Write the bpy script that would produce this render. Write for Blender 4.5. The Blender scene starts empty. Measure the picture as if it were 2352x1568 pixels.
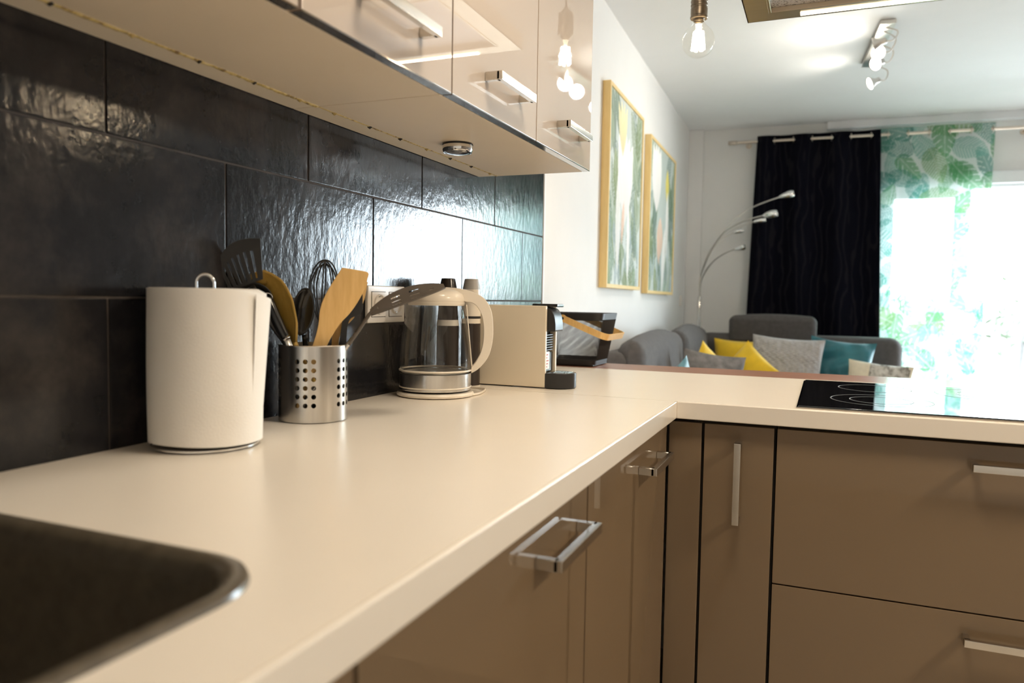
import bpy, bmesh, math, random
import numpy as np
from mathutils import Vector, Matrix, noise
from mathutils.geometry import tessellate_polygon

S = bpy.context.scene
COL = S.collection
PI = math.pi
random.seed(7)

# ------------------------------------------------------------------ camera, world, lights, exposure
cam_data = bpy.data.cameras.new('camera')
cam = bpy.data.objects.new('camera', cam_data)
COL.objects.link(cam)
S.camera = cam
yaw, pitch, roll = math.radians(-22.45860763), math.radians(3.24394007), math.radians(0.94057739)


def cam_axes():
    cy, sy = math.cos(yaw), math.sin(yaw)
    rz = np.array([[cy, -sy, 0], [sy, cy, 0], [0, 0, 1]])
    m = np.array([[1, 0, 0], [0, 0, -1], [0, 1, 0]], float)
    cp, sp = math.cos(pitch), math.sin(pitch)
    rx = np.array([[1, 0, 0], [0, cp, -sp], [0, sp, cp]])
    cr, sr = math.cos(roll), math.sin(roll)
    rr = np.array([[cr, -sr, 0], [sr, cr, 0], [0, 0, 1]])
    return rr @ rx @ m @ rz


R = cam_axes()
mw = Matrix.Identity(4)
for i in range(3):
    mw[i][0], mw[i][1], mw[i][2] = R[0][i], -R[1][i], -R[2][i]
mw.translation = Vector((0.922, 0.0, 1.121))
cam.matrix_world = mw
cam_data.sensor_width = 36.0
cam_data.lens = 1737.7 / 2352 * 36.0
cam_data.clip_start = 0.02
cam_data.clip_end = 200
cam_data.dof.use_dof = True
cam_data.dof.focus_distance = 1.75
cam_data.dof.aperture_fstop = 3.4

S.view_settings.view_transform = 'Standard'
S.view_settings.look = 'None'
S.view_settings.gamma = 1.0
S.view_settings.use_curve_mapping = False
S.view_settings.exposure = 0.24
S.cycles.use_denoising = True
S.cycles.caustics_reflective = False
S.cycles.caustics_refractive = False
S.cycles.sample_clamp_indirect = 6.0
S.cycles.max_bounces = 10
S.cycles.diffuse_bounces = 6
S.cycles.transparent_max_bounces = 16

world = bpy.data.worlds.new('sky')
S.world = world
world.use_nodes = True
bg = world.node_tree.nodes['Background']
bg.inputs['Color'].default_value = (0.80, 0.91, 1.0, 1)
bg.inputs['Strength'].default_value = 25.0

TH = math.radians(1.575)
ML = Matrix.Translation((0, 2.5, 0)) @ Matrix.Rotation(TH, 4, 'Z')      # the living room stands at a small angle to the kitchen


def lamp(name, kind, loc, energy, color, size=0.05, rot=None, **kw):
    d = bpy.data.lights.new(name, kind)
    d.energy = energy
    d.color = color
    if kind == 'AREA':
        d.shape = kw.get('shape', 'SQUARE')
        d.size = size
        if 'size_y' in kw:
            d.size_y = kw['size_y']
    else:
        d.shadow_soft_size = size
    if kind == 'SPOT':
        d.spot_size = kw.get('angle', 2.0)
        d.spot_blend = 1.0
    o = bpy.data.objects.new(name, d)
    COL.objects.link(o)
    o.location = loc
    if rot is not None:
        o.rotation_euler = Vector(rot).to_track_quat('-Z', 'Y').to_euler()
    return o


WARM = (1.0, 0.74, 0.46)
lamp('kitchen_lamp_and_fill', 'AREA', (2.75, 1.10, 2.355), 34, (1.0, 0.81, 0.58), 0.42, (0, 0, -1), shape='DISK')  # added fill, out of view, to brighten the doors facing the open side
lamp('kitchen_lamp_and_fill', 'AREA', (0.86, 1.10, 2.355), 6.5, (1.0, 0.81, 0.58), 0.42, (0, 0, -1), shape='DISK')
lamp('pendant_light', 'POINT', (0.538, 2.358, 1.903), 7, WARM, 0.02)
lamp('pendant_light', 'POINT', (2.06, 2.358, 1.903), 8, WARM, 0.03)
lamp('hood_light', 'AREA', (1.16, 2.318, 1.931), 3.0, (1.0, 0.8, 0.55), 0.66, (0, 0, -1), shape='RECTANGLE', size_y=0.02)
portal = lamp('window_portal', 'AREA', ML @ Vector((2.55, 3.63, 1.0)), 1, (1, 1, 1), 2.3, (0, -1, 0), shape='RECTANGLE', size_y=2.0)
portal.data.cycles.is_portal = True

# ------------------------------------------------------------------ helpers


def BM():
    return bmesh.new()


def put(bm, M):
    bmesh.ops.transform(bm, matrix=M, verts=bm.verts)
    return bm


def box(bm, x0, x1, y0, y1, z0, z1, bev=0.0, seg=2, M=None):
    t = bmesh.new()
    bmesh.ops.create_cube(t, size=1.0)
    for v in t.verts:
        v.co = Vector(((x0 + x1) / 2 + v.co.x * (x1 - x0), (y0 + y1) / 2 + v.co.y * (y1 - y0), (z0 + z1) / 2 + v.co.z * (z1 - z0)))
    if bev > 0:
        bmesh.ops.bevel(t, geom=list(t.edges), offset=bev, segments=seg, profile=0.5, affect='EDGES', clamp_overlap=True)
    if M is not None:
        put(t, M)
    merge(bm, t)
    return bm


def merge(bm, t):
    me = bpy.data.meshes.new('tmp')
    t.to_mesh(me)
    t.free()
    bm.from_mesh(me)
    bpy.data.meshes.remove(me)


def tube(bm, pts, r, n=8, closed=False, cap=True, flat=None):
    pts = [Vector(p) for p in pts]
    N = len(pts)
    rs = r if isinstance(r, (list, tuple)) else [r] * N
    tang = []
    for i in range(N):
        a = pts[(i - 1) % N] if (closed or i > 0) else pts[i]
        b = pts[(i + 1) % N] if (closed or i < N - 1) else pts[i]
        tang.append((b - a).normalized())
    up = Vector((0, 0, 1)) if abs(tang[0].z) < 0.9 else Vector((1, 0, 0))
    nrm = (up - tang[0] * up.dot(tang[0])).normalized()
    rings = []
    for i in range(N):
        nrm = (nrm - tang[i] * nrm.dot(tang[i])).normalized()
        bn = tang[i].cross(nrm)
        ring = []
        for k in range(n):
            a = 2 * PI * k / n
            f = flat if flat else 1.0
            ring.append(bm.verts.new(pts[i] + (nrm * math.cos(a) * f + bn * math.sin(a)) * rs[i]))
        rings.append(ring)
    for i in range(N if closed else N - 1):
        A, Bq = rings[i], rings[(i + 1) % N]
        for k in range(n):
            bm.faces.new((A[k], A[(k + 1) % n], Bq[(k + 1) % n], Bq[k]))
    if cap and not closed:
        bm.faces.new(list(reversed(rings[0])))
        bm.faces.new(rings[-1])
    return bm


def lathe(bm, prof, n=32, M=None, ang=2 * PI):
    t = bmesh.new()
    rings = []
    full = abs(ang - 2 * PI) < 1e-6
    m = n if full else n + 1
    for r, z in prof:
        if r < 1e-6:
            rings.append([t.verts.new((0, 0, z))])
        else:
            rings.append([t.verts.new((r * math.cos(ang * k / n), r * math.sin(ang * k / n), z)) for k in range(m)])
    for A, Bq in zip(rings, rings[1:]):
        for k in range(n):
            k2 = (k + 1) % m
            if len(A) == 1 and len(Bq) == 1:
                continue
            if len(A) == 1:
                t.faces.new((A[0], Bq[k2], Bq[k]))
            elif len(Bq) == 1:
                t.faces.new((A[k], A[k2], Bq[0]))
            else:
                t.faces.new((A[k], A[k2], Bq[k2], Bq[k]))
    bmesh.ops.recalc_face_normals(t, faces=t.faces)
    if M is not None:
        put(t, M)
    merge(bm, t)
    return bm


def prism(bm, outline, d0, d1, M=None, bev=0.0):
    """outline in (x, z), extruded along y from d0 to d1"""
    t = bmesh.new()
    a = [t.verts.new((p[0], d0, p[1])) for p in outline]
    b = [t.verts.new((p[0], d1, p[1])) for p in outline]
    n = len(outline)
    t.faces.new(a)
    t.faces.new(list(reversed(b)))
    for i in range(n):
        t.faces.new((a[i], b[i], b[(i + 1) % n], a[(i + 1) % n]))
    bmesh.ops.recalc_face_normals(t, faces=t.faces)
    if bev:
        bmesh.ops.bevel(t, geom=[e for e in t.edges if len(e.link_faces) == 2 and e.calc_face_angle() > 0.7], offset=bev, segments=2, profile=0.5, affect='EDGES', clamp_overlap=True)
    if M is not None:
        put(t, M)
    merge(bm, t)
    return bm


def grid(bm, f, nu, nv, wrap=False, skip=None):
    vs = [[bm.verts.new(f(i / (nu if wrap else nu), j / nv)) for i in range(nu if wrap else nu + 1)] for j in range(nv + 1)]
    for j in range(nv):
        for i in range(nu):
            if skip and skip(i, j):
                continue
            i2 = (i + 1) % nu if wrap else i + 1
            bm.faces.new((vs[j][i], vs[j][i2], vs[j + 1][i2], vs[j + 1][i]))
    return vs


def solid(bm, t):
    """give an open sheet a real thickness"""
    bmesh.ops.recalc_face_normals(bm, faces=bm.faces)
    bm.normal_update()
    vs0, fs0 = list(bm.verts), list(bm.faces)
    rim = [e for e in bm.edges if len(e.link_faces) == 1]
    twin = {v: bm.verts.new(v.co - v.normal * t) for v in vs0}
    for e in rim:
        l_ = e.link_loops[0]
        a_, c_ = l_.vert, l_.link_loop_next.vert
        bm.faces.new((c_, a_, twin[a_], twin[c_]))
    for f in fs0:
        bm.faces.new([twin[v] for v in reversed(f.verts)])
    return bm


def smooth_path(pts, k=6):
    pts = [Vector(p) for p in pts]
    out = []
    n = len(pts)
    for i in range(n - 1):
        p0, p1, p2, p3 = pts[max(i - 1, 0)], pts[i], pts[i + 1], pts[min(i + 2, n - 1)]
        for j in range(k):
            t = j / k
            out.append(0.5 * ((2 * p1) + (p2 - p0) * t + (2 * p0 - 5 * p1 + 4 * p2 - p3) * t * t + (3 * p1 - p0 - 3 * p2 + p3) * t ** 3))
    out.append(pts[-1])
    return out


ROOT = {}


def obj(name, bm, mat, parent=None, smooth=False, label=None, doc=True):
    me = bpy.data.meshes.new(name)
    if smooth:
        for f in bm.faces:
            f.smooth = True
        for e in bm.edges:
            if len(e.link_faces) == 2 and e.calc_face_angle(0) > 0.62:
                e.smooth = False
    bm.to_mesh(me)
    bm.free()
    if mat is not None:
        me.materials.append(mat)
    o = bpy.data.objects.new(name, me)
    COL.objects.link(o)
    if smooth:
        wn = o.modifiers.new('flat_face_normals', 'WEIGHTED_NORMAL')
        wn.keep_sharp = True
        wn.weight = 80
    if parent is not None:
        o.parent = parent
        if parent.name in ROOT:
            o.matrix_parent_inverse = ROOT[parent.name].inverted()
    if label:
        o['label'] = label
    return o


def thing(name, label, cat, loc=(0, 0, 0), group=None, kind=None):
    o = bpy.data.objects.new(name, None)
    COL.objects.link(o)
    o.location = loc
    o.empty_display_size = 0.05
    ROOT[o.name] = Matrix.Translation(loc)
    if kind:
        o['kind'] = kind
    else:
        o['label'] = label
        o['category'] = cat
    if group:
        o['group'] = group
    return o


def tag(o, label, cat, group=None):
    o['label'] = label
    o['category'] = cat
    if group:
        o['group'] = group
    return o


def struct(o):
    o['kind'] = 'structure'
    return o


def copy_tree(root, loc, label):
    r = root.copy()
    COL.objects.link(r)
    r.location = loc
    r['label'] = label
    for ch in list(root.children):
        c = ch.copy()
        COL.objects.link(c)
        c.parent = r
        c.matrix_parent_inverse = ch.matrix_parent_inverse.copy()
        for g in list(ch.children):
            d = g.copy()
            COL.objects.link(d)
            d.parent = c
    return r


# ------------------------------------------------------------------ materials


def nodes_of(name):
    m = bpy.data.materials.new(name)
    m.use_nodes = True
    nt = m.node_tree
    return m, nt, nt.nodes['Principled BSDF'], nt.nodes['Material Output']


def vec(nt, scale=(1, 1, 1), coord='Position'):
    if coord == 'Position':
        g = nt.nodes.new('ShaderNodeNewGeometry')
        src = g.outputs['Position']
    else:
        g = nt.nodes.new('ShaderNodeTexCoord')
        src = g.outputs[coord]
    mp = nt.nodes.new('ShaderNodeMapping')
    mp.inputs['Scale'].default_value = scale
    nt.links.new(src, mp.inputs['Vector'])
    return mp.outputs['Vector']


def noise_node(nt, v, scale, detail=3, rough=0.55):
    n = nt.nodes.new('ShaderNodeTexNoise')
    n.inputs['Scale'].default_value = scale
    n.inputs['Detail'].default_value = detail
    n.inputs['Roughness'].default_value = rough
    nt.links.new(v, n.inputs['Vector'])
    return n.outputs['Fac']


def ramp(nt, fac, stops):
    r = nt.nodes.new('ShaderNodeValToRGB')
    e = r.color_ramp.elements
    while len(e) < len(stops):
        e.new(0.5)
    for k, (p, c) in enumerate(stops):
        e[k].position = p
        e[k].color = (*c, 1)
    nt.links.new(fac, r.inputs['Fac'])
    return r.outputs['Color']


def bump(nt, b, fac, strength=0.3, dist=0.002):
    n = nt.nodes.new('ShaderNodeBump')
    n.inputs['Strength'].default_value = strength
    n.inputs['Distance'].default_value = dist
    nt.links.new(fac, n.inputs['Height'])
    nt.links.new(n.outputs['Normal'], b.inputs['Normal'])
    return n


def mat(name, col, rough=0.5, metal=0.0, var=0.06, vscale=6.0, bmp=0.0, bscale=120.0, bdist=0.001, coat=0.0, coat_rough=0.03,
        stretch=(1, 1, 1), sheen=0.0, spec=0.5):
    m, nt, b, out = nodes_of(name)
    v = vec(nt, stretch)
    f = noise_node(nt, v, vscale)
    lo = tuple(max(0, c * (1 - var)) for c in col)
    hi = tuple(min(1, c * (1 + var)) for c in col)
    nt.links.new(ramp(nt, f, [(0.3, lo), (0.7, hi)]), b.inputs['Base Color'])
    b.inputs['Roughness'].default_value = rough
    b.inputs['Metallic'].default_value = metal
    b.inputs['Specular IOR Level'].default_value = spec
    b.inputs['Coat Weight'].default_value = coat
    b.inputs['Coat Roughness'].default_value = coat_rough
    b.inputs['Sheen Weight'].default_value = sheen
    if bmp:
        bump(nt, b, noise_node(nt, v, bscale, 4), bmp, bdist)
    return m


def emit_mat(name, col, strength):
    m, nt, b, out = nodes_of(name)
    b.inputs['Base Color'].default_value = (*col, 1)
    b.inputs['Emission Color'].default_value = (*col, 1)
    b.inputs['Emission Strength'].default_value = strength
    return m


def glass_mat(name, tint=(1, 1, 1), rough=0.0, ior=1.45, boost=1.0):
    m, nt, b, out = nodes_of(name)
    nt.nodes.remove(b)
    tr = nt.nodes.new('ShaderNodeBsdfTransparent')
    tr.inputs['Color'].default_value = (*tint, 1)
    gl = nt.nodes.new('ShaderNodeBsdfGlossy')
    gl.inputs['Roughness'].default_value = rough
    # Schlick's curve, the same from both sides of the thin wall
    fr = nt.nodes.new('ShaderNodeLayerWeight')
    fr.inputs['Blend'].default_value = 0.5
    pw = nt.nodes.new('ShaderNodeMath')
    pw.operation = 'POWER'
    pw.inputs[1].default_value = 4.0
    nt.links.new(fr.outputs['Facing'], pw.inputs[0])
    mul = nt.nodes.new('ShaderNodeMath')
    mul.operation = 'MULTIPLY_ADD'
    mul.use_clamp = True
    mul.inputs[1].default_value = 0.75 * boost
    mul.inputs[2].default_value = ((ior - 1) / (ior + 1)) ** 2
    nt.links.new(pw.outputs[0], mul.inputs[0])
    mx = nt.nodes.new('ShaderNodeMixShader')
    nt.links.new(mul.outputs[0], mx.inputs['Fac'])
    nt.links.new(tr.outputs[0], mx.inputs[1])
    nt.links.new(gl.outputs[0], mx.inputs[2])
    nt.links.new(mx.outputs[0], out.inputs['Surface'])
    return m


def wood_mat(name, c0, c1, scale=(30, 30, 2), rough=0.45, coat=0.0, nscale=3.0):
    m, nt, b, out = nodes_of(name)
    v = vec(nt, scale)
    f = noise_node(nt, v, nscale, 5, 0.6)
    nt.links.new(ramp(nt, f, [(0.25, c0), (0.75, c1)]), b.inputs['Base Color'])
    b.inputs['Roughness'].default_value = rough
    b.inputs['Coat Weight'].default_value = coat
    b.inputs['Coat Roughness'].default_value = 0.12
    bump(nt, b, f, 0.08, 0.0005)
    return m


def print_mat(name, rough=0.7):
    m, nt, b, out = nodes_of(name)
    a = nt.nodes.new('ShaderNodeVertexColor')
    a.layer_name = 'print'
    nt.links.new(a.outputs['Color'], b.inputs['Base Color'])
    b.inputs['Roughness'].default_value = rough
    bump(nt, b, noise_node(nt, vec(nt), 900, 2), 0.15, 0.0004)
    return m


M_wall = mat('white_wall_paint', (0.80, 0.79, 0.78), 0.75, var=0.012, bmp=0.12, bscale=260, bdist=0.0006)
M_walld = mat('taupe_wall_dimmed_for_tiles', (0.16, 0.135, 0.115), 0.8, var=0.02)  # unseen right wall, coloured dark so the tiles reflect less light
M_ceil = mat('white_ceiling_paint', (0.84, 0.84, 0.84), 0.8, var=0.01, bmp=0.08, bscale=200, bdist=0.0006)
M_floor = wood_mat('oak_floor', (0.50, 0.45, 0.39), (0.60, 0.55, 0.48), (3, 25, 1), 0.4)
M_grout = mat('dark_grout', (0.085, 0.070, 0.062), 0.8, var=0.2, vscale=30)
M_top = mat('cream_laminate', (0.83, 0.765, 0.675), 0.27, var=0.015, vscale=3, bmp=0.03, bscale=500, bdist=0.0003)
M_topedge = mat('cream_laminate_edge', (0.83, 0.775, 0.70), 0.22, var=0.01)
M_door = mat('cappuccino_gloss_lacquer', (0.205, 0.145, 0.089), 0.6, var=0.02, vscale=2, coat=1.0, coat_rough=0.012, spec=0.05)
M_door_up = mat('cashmere_gloss_lacquer', (0.50, 0.425, 0.365), 0.6, var=0.015, vscale=2, coat=1.0, coat_rough=0.012, spec=0.05)
M_carc = mat('cream_melamine', (0.76, 0.66, 0.53), 0.45, var=0.02, bmp=0.04, bscale=600, bdist=0.0003)
M_rail = mat('pale_cream_rail', (0.80, 0.72, 0.60), 0.5, var=0.02)
M_edge = mat('bronze_mirror_edge', (0.42, 0.38, 0.34), 0.08, metal=1.0, var=0.03)
M_gap = mat('dark_gap_tone', (0.02, 0.016, 0.012), 0.7, var=0.1)
M_steel = mat('brushed_steel', (0.62, 0.60, 0.57), 0.28, metal=1.0, var=0.08, vscale=4, stretch=(1, 1, 60), bmp=0.05, bscale=60, bdist=0.0002)
M_handle = mat('satin_nickel', (0.66, 0.63, 0.58), 0.22, metal=1.0, var=0.04, vscale=20)
M_chrome = mat('chrome', (0.80, 0.80, 0.80), 0.07, metal=1.0, var=0.02)
M_spotmetal = mat('brushed_pale_nickel', (0.74, 0.71, 0.67), 0.36, metal=1.0, var=0.05)
M_cup = mat('steel_sheet_brushed', (0.66, 0.63, 0.59), 0.24, metal=1.0, var=0.07, vscale=3, stretch=(40, 40, 1), bmp=0.06, bscale=30, bdist=0.0002)
M_sink = mat('dark_composite_sink', (0.088, 0.072, 0.050), 0.42, coat=0.7, coat_rough=0.2, var=0.2, vscale=60, bmp=0.1, bscale=900, bdist=0.0003)
M_blackpl = mat('black_nylon', (0.016, 0.015, 0.015), 0.38, var=0.15)
M_blackgl = mat('black_gloss_plastic', (0.012, 0.012, 0.013), 0.16, var=0.1)
M_brownpl = mat('grey_brown_nylon', (0.105, 0.088, 0.073), 0.45, var=0.1)
M_bamboo = wood_mat('bamboo', (0.70, 0.42, 0.14), (0.84, 0.56, 0.23), (25, 25, 3), 0.5, nscale=5)
M_bamboo_dk = wood_mat('oiled_wood', (0.50, 0.31, 0.06), (0.66, 0.43, 0.11), (25, 25, 3), 0.42, nscale=5)
M_paper = None
M_cream = mat('cream_plastic', (0.80, 0.72, 0.61), 0.28, var=0.01, coat=0.3)
M_machine = mat('cream_machine_plastic', (0.72, 0.63, 0.49), 0.3, var=0.01, coat=0.2)
M_glass = glass_mat('clear_glass', (0.96, 0.96, 0.955), 0.0, 1.45, 1.1)
M_bulbglass = glass_mat('bulb_glass', (0.99, 0.98, 0.96), 0.0, 1.30, 0.5)
M_pane = glass_mat('window_glass', (0.95, 0.97, 0.97), 0.0, 1.5)
M_filament = emit_mat('lit_filament', (1.0, 0.86, 0.62), 60)
M_lens = emit_mat('lit_spot_lens', (1.0, 0.93, 0.80), 14)
M_strip = emit_mat('lit_strip', (1.0, 0.86, 0.62), 9)
M_bulbneck = emit_mat('lit_bulb_neck', (1.0, 0.88, 0.66), 2.2)
M_socketmetal = mat('aged_nickel', (0.20, 0.165, 0.125), 0.35, metal=1.0, var=0.2, vscale=80)
M_hoodsteel = mat('hood_steel', (0.72, 0.62, 0.47), 0.3, metal=1.0, var=0.04, stretch=(1, 30, 1))
M_white = mat('white_plastic', (0.80, 0.76, 0.71), 0.3, var=0.01)
M_frame = wood_mat('pale_oak_frame', (0.76, 0.54, 0.22), (0.88, 0.66, 0.31), (20, 20, 2), 0.5)
M_bar = wood_mat('reddish_wood', (0.20, 0.075, 0.040), (0.33, 0.15, 0.085), (2, 30, 30), 0.4, coat=0.15, nscale=4)
M_sofa = mat('grey_sofa_fabric', (0.080, 0.072, 0.071), 0.9, var=0.12, vscale=40, bmp=0.3, bscale=700, bdist=0.0006, sheen=0.08)
M_yellow = mat('yellow_velvet', (0.78, 0.50, 0.012), 0.8, var=0.12, vscale=12, sheen=0.4)
M_teal = mat('teal_satin', (0.012, 0.135, 0.17), 0.45, var=0.25, vscale=10, sheen=0.3)
M_fluffy = mat('pale_grey_plush', (0.42, 0.40, 0.40), 0.95, var=0.12, vscale=60, bmp=0.6, bscale=160, bdist=0.003, sheen=0.6)
M_greyp = mat('grey_plush', (0.19, 0.18, 0.18), 0.95, var=0.35, vscale=22, bmp=0.4, bscale=160, bdist=0.002)
M_creamp = mat('cream_linen', (0.74, 0.66, 0.52), 0.9, var=0.05, vscale=40)
M_alu = mat('white_window_frame', (0.80, 0.81, 0.84), 0.4, var=0.01)
M_rod = mat('brushed_brass_nickel_rod', (0.66, 0.58, 0.50), 0.3, metal=1.0, var=0.05)
M_jarcap = mat('grey_cap', (0.42, 0.40, 0.37), 0.4, var=0.1)
M_dkglass = mat('dark_jar', (0.035, 0.026, 0.022), 0.2, var=0.2)
M_deck = mat('terrace_floor', (0.14, 0.135, 0.13), 0.8, var=0.05)
M_leafgreen = mat('pale_garden_green', (0.11, 0.135, 0.09), 0.8, var=0.25, vscale=8)
M_house = mat('pale_render', (0.16, 0.155, 0.15), 0.8, var=0.05)


def make_special():
    global M_paper, M_tile, M_dark, M_sheer, M_hob, M_bead, M_filter, M_fur
    # paper towel with fine embossing
    M_paper, nt, b, out = nodes_of('embossed_paper')
    v = vec(nt)
    vo = nt.nodes.new('ShaderNodeTexVoronoi')
    vo.inputs['Scale'].default_value = 330
    nt.links.new(v, vo.inputs['Vector'])
    nt.links.new(ramp(nt, noise_node(nt, v, 8), [(0.3, (0.80, 0.775, 0.74)), (0.7, (0.84, 0.82, 0.79))]), b.inputs['Base Color'])
    b.inputs['Roughness'].default_value = 0.95
    bump(nt, b, vo.outputs['Distance'], 0.25, 0.0006)
    # dark tiles: mottled slate glaze, brown at the worn spots, rippled gloss
    M_tile, nt, b, out = nodes_of('rippled_dark_tile')
    v = vec(nt)
    f = noise_node(nt, v, 5.5, 8, 0.68)
    c = ramp(nt, f, [(0.30, (0.006, 0.007, 0.009)), (0.50, (0.017, 0.017, 0.020)), (0.66, (0.042, 0.037, 0.036)), (0.82, (0.062, 0.045, 0.036))])
    nt.links.new(c, b.inputs['Base Color'])
    b.inputs['Roughness'].default_value = 0.16
    b.inputs['Specular IOR Level'].default_value = 0.42
    h1 = noise_node(nt, vec(nt, (1, 1.0, 0.6)), 52, 4, 0.6)
    h2 = noise_node(nt, vec(nt, (1, 1, 0.8)), 9, 2, 0.5)
    add = nt.nodes.new('ShaderNodeMath')
    add.operation = 'MULTIPLY_ADD'
    add.inputs[1].default_value = 1.0
    nt.links.new(h2, add.inputs[0])
    nt.links.new(h1, add.inputs[2])
    bump(nt, b, add.outputs[0], 0.30, 0.0024)
    rr = nt.nodes.new('ShaderNodeMapRange')
    rr.inputs['To Min'].default_value = 0.09
    rr.inputs['To Max'].default_value = 0.20
    nt.links.new(f, rr.inputs['Value'])
    nt.links.new(rr.outputs[0], b.inputs['Roughness'])
    # jacquard curtain
    M_dark, nt, b, out = nodes_of('navy_jacquard')
    v = vec(nt, (1, 1, 1), 'UV')
    wv = nt.nodes.new('ShaderNodeTexWave')
    wv.inputs['Scale'].default_value = 1.6
    wv.inputs['Distortion'].default_value = 9
    wv.inputs['Detail'].default_value = 2
    nt.links.new(vec(nt, (3.4, 1, 4.6), 'Generated'), wv.inputs['Vector'])
    nt.links.new(ramp(nt, wv.outputs['Fac'], [(0.0, (0.0022, 0.0025, 0.006)), (0.80, (0.0028, 0.003, 0.007)), (0.95, (0.010, 0.009, 0.012))]), b.inputs['Base Color'])
    b.inputs['Roughness'].default_value = 0.9
    b.inputs['Specular IOR Level'].default_value = 0.08
    # sheer printed curtain: part of the light goes straight through, part is scattered
    M_sheer, nt, b, out = nodes_of('printed_voile')
    nt.nodes.remove(b)
    a = nt.nodes.new('ShaderNodeVertexColor')
    a.layer_name = 'print'
    df = nt.nodes.new('ShaderNodeBsdfDiffuse')
    tl = nt.nodes.new('ShaderNodeBsdfTranslucent')
    tr = nt.nodes.new('ShaderNodeBsdfTransparent')
    nt.links.new(a.outputs['Color'], df.inputs['Color'])
    nt.links.new(a.outputs['Color'], tl.inputs['Color'])
    nt.links.new(a.outputs['Color'], tr.inputs['Color'])
    m1 = nt.nodes.new('ShaderNodeMixShader')
    m1.inputs['Fac'].default_value = 0.35
    nt.links.new(df.outputs[0], m1.inputs[1])
    nt.links.new(tl.outputs[0], m1.inputs[2])
    m2 = nt.nodes.new('ShaderNodeMixShader')
    wv2 = noise_node(nt, vec(nt), 1500, 1)
    mr = nt.nodes.new('ShaderNodeMapRange')
    mr.inputs['To Min'].default_value = 0.34
    mr.inputs['To Max'].default_value = 0.46
    nt.links.new(wv2, mr.inputs['Value'])
    nt.links.new(mr.outputs[0], m2.inputs['Fac'])
    nt.links.new(m1.outputs[0], m2.inputs[1])
    nt.links.new(tr.outputs[0], m2.inputs[2])
    nt.links.new(m2.outputs[0], out.inputs['Surface'])
    # black hob glass
    M_hob, nt, b, out = nodes_of('black_ceramic_glass')
    nt.links.new(ramp(nt, noise_node(nt, vec(nt), 60), [(0.3, (0.006, 0.006, 0.007)), (0.7, (0.010, 0.010, 0.011))]), b.inputs['Base Color'])
    b.inputs['Roughness'].default_value = 0.03
    # yellowed joint under the wall cabinets
    M_bead, nt, b, out = nodes_of('yellowed_glue')
    nt.links.new(ramp(nt, noise_node(nt, vec(nt), 70, 4, 0.7), [(0.36, (0.16, 0.09, 0.02)), (0.5, (0.55, 0.42, 0.16)), (0.7, (0.66, 0.55, 0.30))]), b.inputs['Base Color'])
    b.inputs['Roughness'].default_value = 0.5
    # grease filter
    M_filter, nt, b, out = nodes_of('filter_mesh')
    vo = nt.nodes.new('ShaderNodeTexVoronoi')
    vo.inputs['Scale'].default_value = 150
    nt.links.new(vec(nt), vo.inputs['Vector'])
    nt.links.new(ramp(nt, vo.outputs['Distance'], [(0.2, (0.14, 0.135, 0.14)), (0.5, (0.70, 0.69, 0.71))]), b.inputs['Base Color'])
    b.inputs['Metallic'].default_value = 0.5
    b.inputs['Roughness'].default_value = 0.35
    # fur-print half of the lumbar cushion
    M_fur, nt, b, out = nodes_of('fur_print')
    nt.links.new(ramp(nt, noise_node(nt, vec(nt, (1.4, 1, 1)), 16, 5, 0.7), [(0.38, (0.17, 0.15, 0.12)), (0.52, (0.55, 0.52, 0.48)), (0.7, (0.72, 0.70, 0.66))]), b.inputs['Base Color'])
    b.inputs['Roughness'].default_value = 0.9


make_special()

# ------------------------------------------------------------------ flat prints, drawn as colours on fine meshes


def draw_leaves(nx, ny, w, h, bgc, leaves, rng):
    X, Y = np.meshgrid(np.linspace(0, w, nx), np.linspace(0, h, ny))
    img = np.ones((ny, nx, 3)) * np.array(bgc)
    for (cx, cy, a, ln, wd, kind, col, al) in leaves:
        dx, dy = X - cx, Y - cy
        s = (dx * math.cos(a) + dy * math.sin(a)) / ln + 0.5
        t = (-dx * math.sin(a) + dy * math.cos(a)) / wd
        sc = np.clip(s, 0, 1)
        if kind == 'palm':
            prof = np.sin(PI * sc ** 0.75) ** 0.7
            ins = (s > 0) & (s < 1) & (np.abs(t) < prof)
            ph = (s * 13 - np.abs(t) * 3.2) % 1.0
            ins &= ~((ph < 0.30) & (np.abs(t) > 0.10))
        elif kind == 'monstera':
            prof = np.sin(PI * sc ** 0.6) ** 0.6
            ins = (s > 0) & (s < 1) & (np.abs(t) < prof)
            ph = (s * 5 - np.abs(t) * 1.3) % 1.0
            ins &= ~((ph < 0.16) & (np.abs(t) > 0.35 * prof))
        else:
            prof = np.sin(PI * sc) ** 0.9
            ins = (s > 0) & (s < 1) & (np.abs(t) < prof)
        shade = 0.86 + 0.28 * sc
        c = np.array(col)[None, None, :] * shade[..., None]
        vein = np.abs(t) < 0.05
        c = np.where(vein[..., None], c * 0.6 + 0.36, c)
        img = np.where(ins[..., None], img * (1 - al) + c * al, img)
    return np.clip(img, 0, 1)


def paint(o, img):
    """img indexed [row from bottom, column], vertices made row by row"""
    me = o.data
    at = me.color_attributes.new('print', 'FLOAT_COLOR', 'POINT')
    ny, nx, _ = img.shape
    rgba = np.ones((ny * nx, 4), dtype=np.float32)
    rgba[:, :3] = img.reshape(-1, 3)
    at.data.foreach_set('color', rgba.ravel())


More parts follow.
